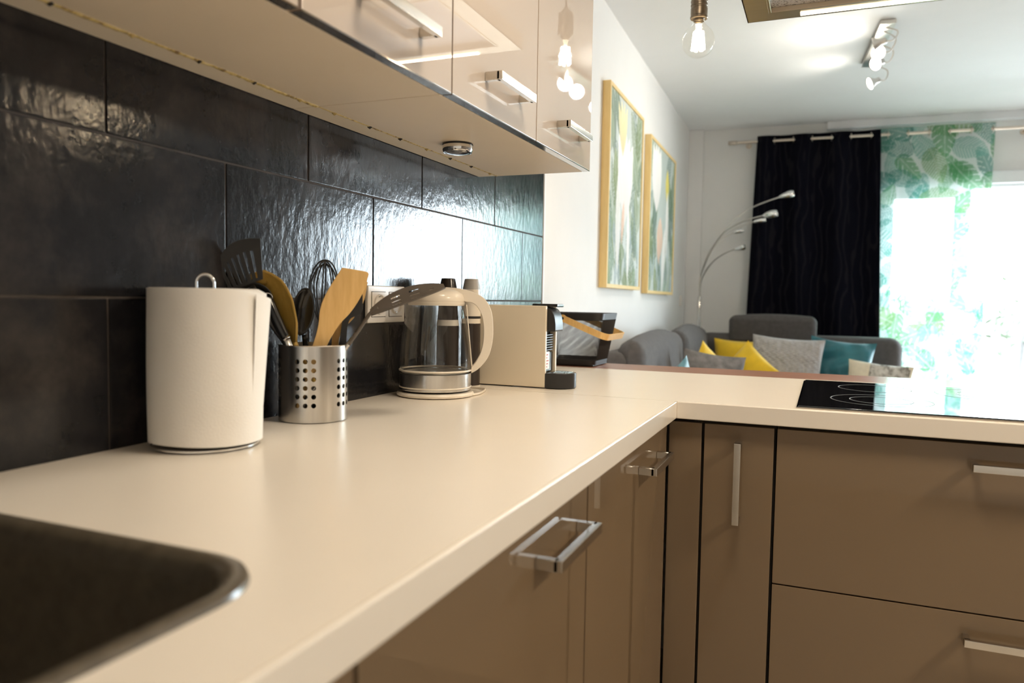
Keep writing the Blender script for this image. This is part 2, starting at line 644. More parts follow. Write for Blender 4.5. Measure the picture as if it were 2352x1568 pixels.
def sheet(name, nx, ny, f, mat_, parent=None, smooth=True):
    u, v = np.meshgrid(np.linspace(0, 1, nx), np.linspace(0, 1, ny))
    P = f(u, v).reshape(-1, 3)
    idx = np.arange(nx * ny).reshape(ny, nx)
    q = np.stack([idx[:-1, :-1], idx[:-1, 1:], idx[1:, 1:], idx[1:, :-1]], -1).reshape(-1, 4)
    me = bpy.data.meshes.new(name)
    me.from_pydata([tuple(p) for p in P], [], [tuple(int(i) for i in r) for r in q])
    me.materials.append(mat_)
    if smooth:
        me.polygons.foreach_set('use_smooth', [True] * len(me.polygons))
    o = bpy.data.objects.new(name, me)
    COL.objects.link(o)
    if parent is not None:
        o.parent = parent
        if parent.name in ROOT:
            o.matrix_parent_inverse = ROOT[parent.name].inverted()
    return o


def toW(P):
    Mx = np.array(ML)
    return P @ Mx[:3, :3].T + Mx[:3, 3]


# ------------------------------------------------------------------ the room shell
CEIL = 2.43
b = BM(); box(b, -0.6, 4.8, -1.8, 6.3, -0.1, 0.0)
struct(obj('floor', b, M_floor))
b = BM(); box(b, -0.6, 4.8, -1.8, 6.3, CEIL, CEIL + 0.1)
struct(obj('ceiling', b, M_ceil))

wall_left = thing('wall_left', None, None, (0, 0, 0), kind='structure')
b = BM(); box(b, -0.15, -0.004, -1.7, 2.5, 0, 0.88); box(b, -0.15, -0.004, -1.7, 2.5, 1.562, CEIL); box(b, -0.15, -0.004, -1.7, -0.3, 0.88, 1.562)
obj('plaster', b, M_wall, wall_left)
b = BM(); box(b, -0.15, -0.0025, -0.3, 2.498, 0.88, 1.562)
obj('grout_bed', b, M_grout, wall_left)
# tiles, three courses in half bond
J = 0.0028


def tile_mesh(w, h):
    t = BM()
    box(t, -0.009, 0.0, J / 2, w - J / 2, J / 2, h - J / 2, 0.0016, 2)
    return t


tile_cache = {}
for (z0, z1, first) in ((0.8895, 1.1135, 0.3185), (1.1135, 1.3375, 0.1030), (1.3375, 1.5615, 0.3185)):
    y = first - 0.4405
    while y < 2.5:
        y1 = min(y + 0.4400, 2.498)
        key = (round(y1 - y, 3), round(z1 - z0, 3))
        if y1 - y > 0.02:
            if key not in tile_cache:
                o = obj('tile', tile_mesh(y1 - y, z1 - z0), M_tile, wall_left, smooth=True)
                tile_cache[key] = o
            else:
                o = tile_cache[key].copy()
                COL.objects.link(o)
            o.location = (random.uniform(-0.0004, 0.0003), y, z0)
            o.rotation_euler = (0, random.uniform(-0.0015, 0.0015), random.uniform(-0.0015, 0.0015))
        y = y + 0.4405
b = BM(); box(b, -0.01, 0.003, 2.4985, 2.508, 0.90, 1.562, 0.001)
obj('tile_edge_strip', b, M_alu, wall_left)

b = BM(); box(b, -0.15, 0.0, 0.005, 3.55, 0, CEIL, M=ML)
struct(obj('wall_left_living', b, M_wall)).name = 'wall_left.001'
b = BM()
box(b, -0.15, 1.39, 3.5, 3.72, 0, CEIL, M=ML)
box(b, 1.39, 3.70, 3.5, 3.72, 1.965, CEIL, M=ML)
box(b, 3.70, 4.7, 3.5, 3.72, 0, CEIL, M=ML)
struct(obj('wall_far', b, M_wall))
b = BM(); box(b, 4.3, 4.45, -1.7, 6.25, 0, CEIL)
struct(obj('wall_right', b, M_walld))
b = BM(); box(b, -0.15, 4.45, -1.75, -1.6, 0, CEIL)
struct(obj('wall_back', b, M_wall))
b = BM(); box(b, 0.0, 0.112, 3.455, 3.5, 0, CEIL, 0.004, M=ML)
struct(obj('trim_1', b, M_wall))
b = BM(); box(b, 0.98, 4.25, 3.44, 3.5, 2.375, CEIL, 0.006, M=ML)
struct(obj('trim_2', b, M_alu))
b = BM(); box(b, 0.112, 1.3, 3.486, 3.5, 0, 0.08, 0.003, M=ML)
struct(obj('baseboard_far', b, M_alu))

win = thing('window_1', None, None, (0, 0, 0), kind='structure')
b = BM()
for (x0, x1, z0, z1) in ((1.39, 1.43, 0, 1.965), (1.43, 3.70, 1.935, 1.965), (3.66, 3.70, 0, 1.935), (1.43, 3.66, 0, 0.03)):
    box(b, x0, x1, 3.53, 3.62, z0, z1, 0.003, M=ML)
obj('outer_frame', b, M_alu, win)
for k, (xa, xb, yy) in enumerate(((1.43, 1.925, 3.55), (2.84, 3.66, 3.55))):
    b = BM()
    sw = 0.018 if k == 0 else 0.05
    box(b, xa, xa + sw, yy, yy + 0.035, 0.03, 1.935, 0.003, M=ML)
    box(b, xb - 0.10 if k == 0 else xb - 0.05, xb, yy, yy + 0.035, 0.03, 1.935, 0.003, M=ML)
    box(b, xa, xb, yy, yy + 0.035, 1.875, 1.935, 0.003, M=ML)
    box(b, xa, xb, yy, yy + 0.035, 0.03, 0.11, 0.003, M=ML)
    fr = obj('sash', b, M_alu, win)
    b = BM()
    box(b, xa + 0.012, xb - 0.05, yy + 0.013, yy + 0.019, 0.10, 1.88, M=ML)
    obj('pane', b, M_pane, fr)
b = BM(); box(b, 1.36, 3.74, 3.47, 3.5, 1.955, 2.035, 0.004, M=ML)
obj('lintel_board', b, M_alu, win)

# half wall carrying the bar top
b = BM(); box(b, 0.0, 2.25, 2.40, 2.52, 0, 0.858)
struct(obj('wall_peninsula', b, M_wall))

# ------------------------------------------------------------------ kitchen furniture
XF, YF = 0.626, 1.676          # front edges of the two worktops
ZT, ZB = 0.90, 0.862


def rrect(x0, x1, y0, y1, r, n=10):
    out = []
    for (cx, cy, a0) in ((x1 - r, y1 - r, 0), (x0 + r, y1 - r, PI / 2), (x0 + r, y0 + r, PI), (x1 - r, y0 + r, 1.5 * PI)):
        for k in range(n + 1):
            a = a0 + PI / 2 * k / n
            out.append((cx + r * math.cos(a), cy + r * math.sin(a)))
    return out


def slab_with_hole(bm, outer, hole, z0, z1):
    polys = [[Vector((x, y, 0)) for x, y in outer], [Vector((x, y, 0)) for x, y in hole]]
    flat = polys[0] + polys[1]
    tris = tessellate_polygon(polys)
    top = [bm.verts.new((p.x, p.y, z1)) for p in flat]
    bot = [bm.verts.new((p.x, p.y, z0)) for p in flat]
    for t in tris:
        bm.faces.new([top[i] for i in t])
        bm.faces.new([bot[i] for i in reversed(t)])
    n0 = len(outer)
    for base, n in ((0, n0), (n0, len(hole))):
        for i in range(n):
            a, c = base + i, base + (i + 1) % n
            bm.faces.new((top[a], top[c], bot[c], bot[a]))
    bmesh.ops.recalc_face_normals(bm, faces=bm.faces)


SX0, SX1, SY0, SY1 = 0.105, 0.535, -0.28, 0.484
wt = thing('worktop', 'long cream laminate worktop with the dark sink set in it', 'worktop', (0.31, 0.4, ZB))
b = BM()
slab_with_hole(b, [(0.002, -1.55), (XF - 0.006, -1.55), (XF - 0.006, YF + 0.004), (0.002, YF + 0.004)], rrect(SX0 + 0.012, SX1 - 0.012, SY0 + 0.012, SY1 - 0.012, 0.066), ZB, ZT)
obj('slab', b, M_top, wt)
b = BM(); box(b, XF - 0.0062, XF, -1.55, YF + 0.002, ZB, ZT, 0.0022, 3)
obj('front_edge', b, M_topedge, wt, smooth=True)
wp = thing('worktop', 'cream laminate peninsula worktop carrying the black hob', 'worktop', (1.1, 2.0, ZB))
b = BM()
box(b, 0.002, XF, YF + 0.0062, 2.364, ZB, ZT)
box(b, XF, 2.2, YF + 0.0055, 2.364, ZB, ZT)
obj('slab', b, M_top, wp)
b = BM(); box(b, XF - 0.0005, 2.2, YF, YF + 0.0057, ZB, ZT, 0.0022, 3)
obj('front_edge', b, M_topedge, wp, smooth=True)
b = BM(); box(b, 0.004, 2.25, 2.3655, 2.588, ZB, ZT - 0.0008, 0.003, 2)
tag(obj('bar_top', b, M_bar, smooth=True), 'reddish wooden bar top running along the back of the peninsula worktop', 'bar top')

# sink
sink = thing('kitchen_sink', 'dark composite sink with rounded rim set into the cream worktop', 'sink', (0.32, 0.1, ZT))
b = BM()
loops = []
for ins, z, r in ((0.0, 0.9002, 0.078), (0.0015, 0.904, 0.077), (0.007, 0.9062, 0.074), (0.014, 0.9050, 0.070), (0.020, 0.899, 0.066), (0.026, 0.885, 0.062), (0.034, 0.80, 0.058), (0.040, 0.745, 0.055), (0.055, 0.728, 0.05), (0.085, 0.722, 0.04)):
    loops.append([b.verts.new((x, y, z)) for x, y in rrect(SX0 + ins, SX1 - ins, SY0 + ins, SY1 - ins, r, 12)])
for A, Bq in zip(loops, loops[1:]):
    n = len(A)
    for k in range(n):
        b.faces.new((A[k], A[(k + 1) % n], Bq[(k + 1) % n], Bq[k]))
b.faces.new(loops[-1])
bmesh.ops.recalc_face_normals(b, faces=b.faces)
for f in b.faces:
    if f.normal.z < -0.5:
        bmesh.ops.reverse_faces(b, faces=b.faces)
        break
obj('bowl', b, M_sink, sink, smooth=True)
b = BM(); lathe(b, [(0.0, 0.7235), (0.030, 0.7235), (0.043, 0.7255), (0.046, 0.7225)], 28, Matrix.Translation((0.32, 0.10, 0)))
obj('drain', b, M_steel, sink, smooth=True)


def bar_handle(p0, p1, out, t=0.0145, d=0.035, dep=0.0115):
    """square-section bow handle between p0 and p1 (centres of the feet), standing off along out"""
    p0, p1, out = Vector(p0), Vector(p1), Vector(out)
    L_ = (p1 - p0).length
    ax = (p1 - p0).normalized()
    side = ax.cross(out)
    Mx = Matrix.Identity(4)
    for i in range(3):
        Mx[i][0], Mx[i][1], Mx[i][2] = ax[i], out[i], side[i]
    Mx.translation = p0
    h = BM()
    box(h, 0, dep, 0, d - dep * 0.5, -t / 2, t / 2, 0.0008, 1, Mx)
    box(h, L_ - dep, L_, 0, d - dep * 0.5, -t / 2, t / 2, 0.0008, 1, Mx)
    box(h, 0, L_, d - dep, d, -t / 2, t / 2, 0.0010, 2, Mx)
    return h


# base cabinets under the long worktop (doors face +x)
XD = 0.606
base_labels = {
    0: 'brown gloss base cabinet under the sink end of the worktop',
    1: 'brown gloss base cabinet in the middle of the run with one bow handle',
    2: 'brown gloss base cabinet nearest the inner corner with one bow handle'}
for k, (y0, y1, ha, hb) in enumerate(((-0.13, 0.467, None, None), (0.470, 1.068, 0.849, 1.026), (1.071, 1.674, 1.402, 1.579))):
    c = thing('base_cabinet', base_labels[k], 'cabinet', (0.3, (y0 + y1) / 2, 0), 'base cabinets under the long worktop')
    b = BM()
    if k == 2:
        box(b, 0.02, XD - 0.024, y0, 1.70, 0.12, 0.858)
    elif k == 0:
        box(b, 0.02, XD - 0.024, y0, y1, 0.12, 0.70)
    else:
        box(b, 0.02, XD - 0.024, 0.49, y1, 0.12, 0.858)
    obj('body', b, M_gap, c)
    b = BM(); box(b, 0.02, XD - 0.07, y0, y1, 0.0, 0.12)
    obj('plinth', b, M_gap, c)
    b = BM(); box(b, XD - 0.019, XD, y0 + 0.0012, y1 - 0.0012, 0.125, 0.857, 0.0012, 2)
    d = obj('door', b, M_door, c, smooth=True)
    if ha is not None:
        obj('handle', bar_handle((XD, ha, 0.799), (XD, hb, 0.799), (1, 0, 0)), M_handle, d, smooth=True)

# peninsula fronts (face -y)
YD = 1.696
b = BM(); box(b, XD + 0.001, 0.6785, YD, YD + 0.019, 0.125, 0.853, 0.001)
tag(obj('corner_filler', b, M_door), 'narrow plain brown filler panel in the inner corner of the cabinets', 'panel')
c = thing('pull_out_cabinet', 'narrow brown gloss pull-out cabinet with a tall upright handle', 'cabinet', (0.76, 1.95, 0))
b = BM(); box(b, 0.672, 0.834, YD + 0.021, 2.34, 0.12, 0.858)
obj('body', b, M_gap, c)
b = BM(); box(b, 0.672, 0.834, YD + 0.06, 2.3, 0.0, 0.12)
obj('plinth', b, M_gap, c)
b = BM(); box(b, 0.6845, 0.8305, YD, YD + 0.019, 0.125, 0.853, 0.0012, 2)
d = obj('door', b, M_door, c, smooth=True)
obj('handle', bar_handle((0.7585, YD, 0.643), (0.7585, YD, 0.820), (0, -1, 0)), M_handle, d, smooth=True)
c = thing('drawer_cabinet', 'wide brown gloss drawer cabinet below the hob', 'cabinet', (1.28, 1.95, 0))
b = BM(); box(b, 0.836, 1.745, YD + 0.021, 2.34, 0.12, 0.858)
obj('body', b, M_gap, c)
b = BM(); box(b, 0.836, 1.745, YD + 0.06, 2.3, 0.0, 0.12)
obj('plinth', b, M_gap, c)
for (z0, z1, hz) in ((0.5185, 0.853, 0.811), (0.165, 0.5155, 0.468)):
    b = BM(); box(b, 0.8365, 1.742, YD, YD + 0.019, z0, z1, 0.0012, 2)
    d = obj('drawer_front', b, M_door, c, smooth=True)
    obj('handle', bar_handle((1.194, YD, hz), (1.372, YD, hz), (0, -1, 0)), M_handle, d, smooth=True)
c = thing('end_cabinet', 'brown gloss cabinet at the far end of the peninsula', 'cabinet', (1.97, 1.95, 0))
b = BM(); box(b, 1.748, 2.19, YD + 0.021, 2.34, 0.0, 0.858)
obj('body', b, M_gap, c)
b = BM(); box(b, 1.748, 2.19, YD, YD + 0.019, 0.125, 0.853, 0.0012, 2)
obj('door', b, M_door, c, smooth=True)

# wall cabinets
ZC, XU = 1.4625, 0.327
for k, (y0, y1, lab, doors) in enumerate((
        (0.355, 1.150, 'cappuccino gloss wall cabinet nearest the camera, one bow handle in view', ((0.356, 0.755, None), (0.760, 1.1555, (0.878, 1.055)))),
        (1.151, 1.962, 'cappuccino gloss wall cabinet with two handles at the far end of the row', ((1.158, 1.5575, (1.288, 1.465)), (1.5605, 1.964, (1.690, 1.868)))))):
    c = thing('wall_cabinet', lab, 'cabinet', (0.16, (y0 + y1) / 2, ZC), 'wall cabinets over the worktop')
    b = BM(); box(b, 0.002, 0.305, y0 + 0.0006, y1 - 0.0006, ZC + 0.004, 2.17)
    obj('body', b, M_carc, c)
    b = BM(); box(b, 0.060, 0.306, y0 + 0.0006, y1 - 0.0006, ZC, ZC + 0.006, 0.0006, 1)
    obj('bottom_panel', b, M_carc, c)
    b = BM(); box(b, 0.002, 0.056, y0 + 0.0006, y1 - 0.0006, ZC + 0.0005, ZC + 0.006, 0.0006, 1)
    obj('back_rail', b, M_rail, c)
    b = BM()
    nn = int((y1 - y0) / 0.006)
    tube(b, [(0.058 + 0.0006 * math.sin(i * 1.7), y0 + 0.001 + (y1 - y0 - 0.002) * i / nn, ZC + 0.0015) for i in range(nn + 1)],
         [(0.0044 if y0 < 1 else 0.0028) * (0.85 + 0.3 * random.random()) for i in range(nn + 1)], 6)
    obj('joint_bead', b, M_bead, c, smooth=True, label='yellowed glue joint')
    for i in range(7):
        yy = y0 + 0.05 + (y1 - y0 - 0.1) * i / 6
        b = BM(); lathe(b, [(0, -0.0045), (0.0050, -0.001), (0.0040, 0.002), (0, 0.0028)], 8, Matrix.Translation((0.058, yy, ZC - 0.0005)))
        obj('screw_cap', b, M_gap if i % 3 else M_bead, c)
    for (d0, d1, h) in doors:
        b = BM(); box(b, 0.308, XU, d0 + 0.0010, d1 - 0.0010, ZC + 0.002, 2.172, 0.0010, 2)
        d = obj('door', b, M_door_up, c, smooth=True)
        b = BM(); box(b, 0.3085, XU - 0.0006, d0 + 0.0010, d1 - 0.0010, ZC + 0.0002, ZC + 0.0022)
        obj('edge_strip', b, M_edge, d, label='bronze mirror edge strip')
        if h:
            obj('handle', bar_handle((XU, h[0], ZC + 0.066), (XU, h[1], ZC + 0.066), (1, 0, 0), t=0.016), M_handle, d, smooth=True)
pk = thing('puck_light', 'round chrome puck light fixed under the far wall cabinet', 'light', (0.152, 1.528, ZC))
b = BM(); lathe(b, [(0.0345, ZC - 0.0005), (0.0345, ZC - 0.003), (0.0335, ZC - 0.0035), (0.0335, ZC - 0.006)], 36, Matrix.Translation((0.152, 1.528, 0)))
obj('base_ring', b, M_blackgl, pk, smooth=True)
b = BM(); lathe(b, [(0.0336, ZC - 0.004), (0.0345, ZC - 0.006), (0.0345, ZC - 0.014), (0.032, ZC - 0.0195), (0.028, ZC - 0.0205)], 36, Matrix.Translation((0.152, 1.528, 0)))
obj('chrome_ring', b, M_chrome, pk, smooth=True)
b = BM(); lathe(b, [(0.028, ZC - 0.019), (0.024, ZC - 0.021), (0.012, ZC - 0.0235), (0, ZC - 0.024)], 28, Matrix.Translation((0.152, 1.528, 0)))
obj('lens', b, M_chrome, pk, smooth=True, label='clear ribbed lens')

# ------------------------------------------------------------------ hob
hob = thing('hob', 'black glass hob set flush in the peninsula worktop', 'hob', (1.28, 2.0, ZT))
b = BM(); box(b, 0.876, 1.676, 1.700, 2.292, ZT + 0.0004, ZT + 0.0055, 0.0012, 2)
obj('glass_plate', b, M_hob, hob, smooth=True)
b = BM(); box(b, 0.872, 1.680, 1.697, 2.295, ZT + 0.0002, ZT + 0.003, 0.001)
obj('steel_surround', b, M_edge, hob)
M_ring = mat('grey_ring_print', (0.15, 0.15, 0.155), 0.4, var=0.05)
for (cx, cy, r) in ((1.045, 2.145, 0.085), (1.045, 1.885, 0.105), (1.30, 2.13, 0.12), (1.52, 1.885, 0.085), (1.52, 2.145, 0.105)):
    for q, rr_ in enumerate((r, r * 0.62)):
        if q and r < 0.1:
            continue
        b = BM(); lathe(b, [(rr_ - 0.0012, ZT + 0.0056), (rr_ - 0.0012, ZT + 0.0058), (rr_ + 0.0012, ZT + 0.0058), (rr_ + 0.0012, ZT + 0.0056)], 64, Matrix.Translation((cx, cy, 0)))
        obj('ring_mark', b, M_ring, hob)

# ------------------------------------------------------------------ paper towel roll
PX, PY, PR = 0.090, 0.845, 0.0775
tw = thing('paper_towel_holder', 'white kitchen paper roll on a wire-topped stand, left of the steel utensil pot', 'paper towel', (PX, PY, ZT))
b = BM(); lathe(b, [(0, 0.9005), (0.068, 0.9005), (0.074, 0.902), (0.074, 0.9045), (0.06, 0.9065), (0, 0.9065)], 48, Matrix.Translation((PX, PY, 0)))
obj('base_plate', b, M_chrome, tw, smooth=True)


def towel(u, v):
    a = 2 * PI * u
    z = 0.9085 + 0.219 * v
    # a loose outer sheet flares out on the window side, a little more towards the top
    d = math.cos(a - 0.50)
    flare = max(0.0, d) ** 5
    r = PR + 0.0075 * flare * (0.15 + 0.85 * v) + 0.0006 * math.sin(3 * a + 5 * v)
    zz = z - (0.006 * flare * v * v) + 0.0035 * (1 - v) * max(0, math.cos(a + 1.6)) ** 3
    return Vector((PX + r * math.cos(a), PY + r * math.sin(a), zz))


b = BM()
vs = grid(b, towel, 96, 26, wrap=True)
inner = [[b.verts.new((PX + rr_ * math.cos(2 * PI * i / 96), PY + rr_ * math.sin(2 * PI * i / 96), z)) for i in range(96)] for rr_, z in ((PR - 0.004, 1.1285), (0.030, 1.1275), (0.021, 1.1275), (0.021, 0.909))]
prev = vs[-1]
for ring in inner:
    for i in range(96):
        b.faces.new((prev[i], prev[(i + 1) % 96], ring[(i + 1) % 96], ring[i]))
    prev = ring
bot = vs[0]
for i in range(96):
    b.faces.new((bot[(i + 1) % 96], bot[i], prev[i], prev[(i + 1) % 96]))
bmesh.ops.recalc_face_normals(b, faces=b.faces)
obj('paper_roll', b, M_paper, tw, smooth=True)
# the free end of the sheet: a folded corner standing off at the top
b = BM()


def flap(u, v):
    a = 0.10 + 0.80 * u
    lift = 0.004 + 0.0050 * (u * u)
    r = PR + 0.0075 * max(0, math.cos(a - 0.5)) ** 5 * (0.15 + 0.85 * v) + lift * v
    z = 0.935 + 0.186 * v - 0.010 * u * v * v
    return Vector((PX + r * math.cos(a), PY + r * math.sin(a), z))


grid(b, flap, 14, 14)
solid(b, 0.0009)
obj('loose_sheet', b, M_paper, tw, smooth=True, label='loose end of the paper sheet')
b = BM()
hp = [(PX - 0.0118 * 0.71, PY - 0.0118 * 0.71, 0.906)]
for k in range(13):
    a = PI * k / 12
    q = -0.0118 * math.cos(a)
    hp.append((PX + q * 0.71, PY + q * 0.71, 1.137 + 0.0118 * math.sin(a)))
hp.append((PX + 0.0118 * 0.71, PY + 0.0118 * 0.71, 0.906))
tube(b, hp, 0.0024, 8)
obj('wire_loop', b, M_chrome, tw, smooth=True)

# ------------------------------------------------------------------ utensil pot with real holes
CX, CY, CR = 0.080, 1.110, 0.060
pot = thing('utensil_pot', 'perforated steel utensil pot full of kitchen tools beside the paper roll', 'utensil pot', (CX, CY, ZT))
b = BM()
ZP0, ZP1 = 0.9015, 1.034
groups, cols_in = 5, 3
pitch_c = 0.235
span = 2 * PI / groups
rows = 6
row0, rowp = 0.9315, 0.01515
hr = 0.0042
start = math.atan2(-CY, 0.922 - CX) - 0.02 + 0.10 - 0.31       # where the first group of holes sits


def cyl(a, z, r=CR):
    return Vector((CX + r * math.cos(a), CY + r * math.sin(a), z))


vcache = {}


def V(a, z):
    k = (round((a % (2 * PI)) * 1e4) % round(2 * PI * 1e4), round(z * 1e5))
    if k not in vcache:
        vcache[k] = b.verts.new(cyl(a, z))
    return vcache[k]


zlines = [ZP0, row0 - rowp / 2] + [row0 + rowp * (i + 0.5) for i in range(rows)] + [ZP1]
for g in range(groups):
    a0 = start + g * span - 1.5 * pitch_c
    cols = [(a0 + pitch_c * i, a0 + pitch_c * (i + 1), True) for i in range(cols_in)]
    ge = a0 + pitch_c * cols_in
    gw = (span - pitch_c * cols_in) / 4
    cols += [(ge + gw * i, ge + gw * (i + 1), False) for i in range(4)]
    for (aa, ab, hol) in cols:
        for r_ in range(len(zlines) - 1):
            za, zb = zlines[r_], zlines[r_ + 1]
            if hol and 1 <= r_ <= rows:
                am, zm = (aa + ab) / 2, (za + zb) / 2
                sq = [V(aa, za), V(am, za), V(ab, za), V(ab, zm), V(ab, zb), V(am, zb), V(aa, zb), V(aa, zm)]
                ci = []
                for t_ in range(16):
                    an = -0.75 * PI + 2 * PI * t_ / 16
                    ci.append(b.verts.new(cyl(am + hr * math.cos(an) / CR, zm + hr * math.sin(an))))
                for t_ in range(8):
                    b.faces.new((sq[t_], sq[(t_ + 1) % 8], ci[(2 * t_ + 2) % 16], ci[2 * t_ + 1], ci[2 * t_]))
            else:
                if hol:
                    am = (aa + ab) / 2
                    b.faces.new((V(aa, za), V(am, za), V(ab, za), V(ab, zb), V(am, zb), V(aa, zb)))
                else:
                    b.faces.new((V(aa, za), V(ab, za), V(ab, zb), V(aa, zb)))
dup = bmesh.ops.duplicate(b, geom=list(b.faces))
for v in [g_ for g_ in dup['geom'] if isinstance(g_, bmesh.types.BMVert)]:
    d_ = Vector((v.co.x - CX, v.co.y - CY, 0))
    v.co -= d_.normalized() * 0.0012
cyl_o = obj('perforated_wall', b, M_cup, pot)
me_ = cyl_o.data
me_.polygons.foreach_set('use_smooth', [True] * len(me_.polygons))
me_.normals_split_custom_set_from_vertices([Vector((v.co.x - CX, v.co.y - CY, 0)).normalized() for v in me_.vertices])
b = BM(); lathe(b, [(CR - 0.0016, ZP1 - 0.001), (CR - 0.0016, ZP1 + 0.0006), (CR + 0.0003, ZP1 + 0.0009), (CR + 0.0012, ZP1), (CR + 0.0005, ZP1 - 0.0012)], 64, Matrix.Translation((CX, CY, 0)))
obj('rim', b, M_cup, pot, smooth=True)
b = BM(); lathe(b, [(0, 0.9005), (CR - 0.004, 0.9005), (CR - 0.0012, 0.9015), (CR - 0.0012, 0.9045), (0, 0.9045)], 48, Matrix.Translation((CX, CY, 0)))
obj('bottom', b, M_cup, pot, smooth=True)

# a frame standing in the pot: axis a runs along the wall towards the window, d away from the camera
AX, AD = Vector((0.797, 0.605, 0)), Vector((-0.605, 0.797, 0))
O_ = Vector((CX, CY, 0))


def U(a, z, d=0.0):
    return O_ + AX * a + AD * d + Vector((0, 0, z))


def blade_frame(d0, lean_a=0.0, turn=0.0, lean=0.0):
    """maps prism coordinates (a, depth, z) into the pot frame; turn swings the blade about its own upright, lean tips it back"""
    Mx = Matrix.Identity(4)
    for i in range(3):
        Mx[i][0], Mx[i][1], Mx[i][2] = AX[i], AD[i], (0, 0, 1)[i]
    Mx.translation = O_ + AD * d0
    return Mx


def bez(pts, k=5):
    return [(p.x, p.y) for p in smooth_path([(x, y, 0) for x, y in pts], k)]


# black slotted turner leaning on the tiles
t = thing('slotted_turner', 'black slotted turner with the tallest broad head, leaning on the tiles', 'turner', U(-0.03, 0.906, 0), 'tools in the steel pot')
b = BM()
A0, A1 = Vector((-0.118, 1.128)), Vector((-0.082, 1.140))      # foot of the head
B0, B1 = Vector((-0.150, 1.172)), Vector((-0.086, 1.213))      # top corners
slots = 6


def head(u, v):
    lo = Vector((-0.135, 1.126)).lerp(Vector((-0.082, 1.147)), u)
    hi = Vector((-0.1535, 1.168)).lerp(Vector((-0.0850, 1.214)), u)
    p = lo.lerp(hi, v)
    # the top edge bows up and outwards
    bow = 4 * u * (1 - u) * v
    p += Vector((-0.012, 0.013)) * bow
    return U(p.x, p.y, -0.052 - 0.020 * (p.x + 0.12) * 4 - 0.01 * v)


NU = slots * 3 + 1 + 2
grid(b, head, 21, 14, skip=lambda i, j: (i % 3 == 2) and 1 <= j <= 9 and 1 < i < 20)
solid(b, 0.0028)
obj('slotted_head', b, M_blackpl, t, smooth=False)
b = BM(); tube(b, smooth_path([U(0.030, 0.912, 0.02), U(-0.02, 1.0, 0.0), U(-0.075, 1.085, -0.035), U(-0.103, 1.132, -0.054)]), 0.0055, 8, flat=1.6)
obj('handle', b, M_blackpl, t, smooth=True)

# wooden spoon seen from the side, its bowl curling left
t = thing('wooden_spoon', 'large curved wooden spoon whose bowl arches over to the left', 'spoon', U(0, 0.906, 0), 'tools in the steel pot')
b = BM()


def spoon_bowl(u, v):
    # v runs up the spine, u across; the bowl is cupped away to the lower left
    spine = [(-0.036, 1.038), (-0.040, 1.072), (-0.050, 1.108), (-0.062, 1.134), (-0.080, 1.151), (-0.104, 1.150)]
    k = v * (len(spine) - 1)
    i = min(int(k), len(spine) - 2)
    f_ = k - i
    p = Vector(spine[i]).lerp(Vector(spine[i + 1]), f_)
    tg = (Vector(spine[i + 1]) - Vector(spine[i])).normalized()
    nrm = Vector((tg.y, -tg.x))
    w = 0.006 + 0.020 * math.sin(PI * min(1, 0.10 + v * 0.86)) ** 0.8
    q = (u - 0.5) * 2
    cup = (1 - q * q) * 0.011 * math.sin(PI * v)
    off = nrm * (q * w * 0.62 + cup)
    return U(p.x + off.x, p.y + off.y, -0.010 - q * w * 0.78 - 0.01 * v)


grid(b, spoon_bowl, 12, 26)
solid(b, 0.0035)
obj('bowl', b, M_bamboo_dk, t, smooth=True)
b = BM(); tube(b, smooth_path([U(0.028, 0.912, 0.0), U(-0.005, 0.975, -0.005), U(-0.036, 1.042, -0.010)]), 0.0062, 8)
obj('handle', b, M_bamboo_dk, t, smooth=True)


def bowl_tool(name, label, ca, cz, cd, ra, rz, depth, tilt, face, matl, handle_pts, hr_=0.005, cat='spoon'):
    """spoon or ladle: an oval cup. tilt turns it in the upright plane, face swings its opening towards the camera"""
    t_ = thing(name, label, cat, U(0, 0.906, 0), 'tools in the steel pot')
    bb = BM()

    def cupf(u, v):
        an, rr2 = 2 * PI * u, v
        x, z = ra * rr2 * math.cos(an), rz * rr2 * math.sin(an)
        y = depth * (1 - rr2 * rr2)
        p = Vector((x, y, z))
        p = Matrix.Rotation(face, 3, 'Z') @ p
        p = Matrix.Rotation(tilt, 3, 'Y') @ p
        return U(ca + p.x, cz + p.z, cd + p.y)
    grid(bb, lambda u, v: cupf(u, 0.05 + 0.95 * v), 28, 8, wrap=True)
    bmesh.ops.contextual_create(bb, geom=[e for e in bb.edges if e.is_boundary and (e.verts[0].co - U(ca, cz, cd)).length < depth + 0.008 and (e.verts[0].co - cupf(0, 0)).length < 0.006])
    solid(bb, 0.0022)
    obj('bowl', bb, matl, t_, smooth=True)
    bb = BM(); tube(bb, smooth_path([U(*p) for p in handle_pts]), hr_, 8)
    obj('handle', bb, matl, t_, smooth=True)
    return t_


bowl_tool('ladle', 'black ladle cup showing between the paper roll and the wooden spoon', -0.100, 1.112, -0.028, 0.034, 0.030, 0.022, 0.3, 0.15, M_blackpl,
          [(0.02, 0.912, 0.03), (-0.03, 1.0, 0.012), (-0.066, 1.082, -0.006), (-0.076, 1.105, -0.014)], cat='ladle')
bowl_tool('serving_spoon', 'upright black serving spoon right of the curved wooden spoon', -0.018, 1.092, 0.002, 0.021, 0.043, 0.014, 0.14, 0.35, M_blackgl,
          [(0.0, 0.912, 0.03), (-0.008, 0.98, 0.02), (-0.016, 1.05, 0.010)])

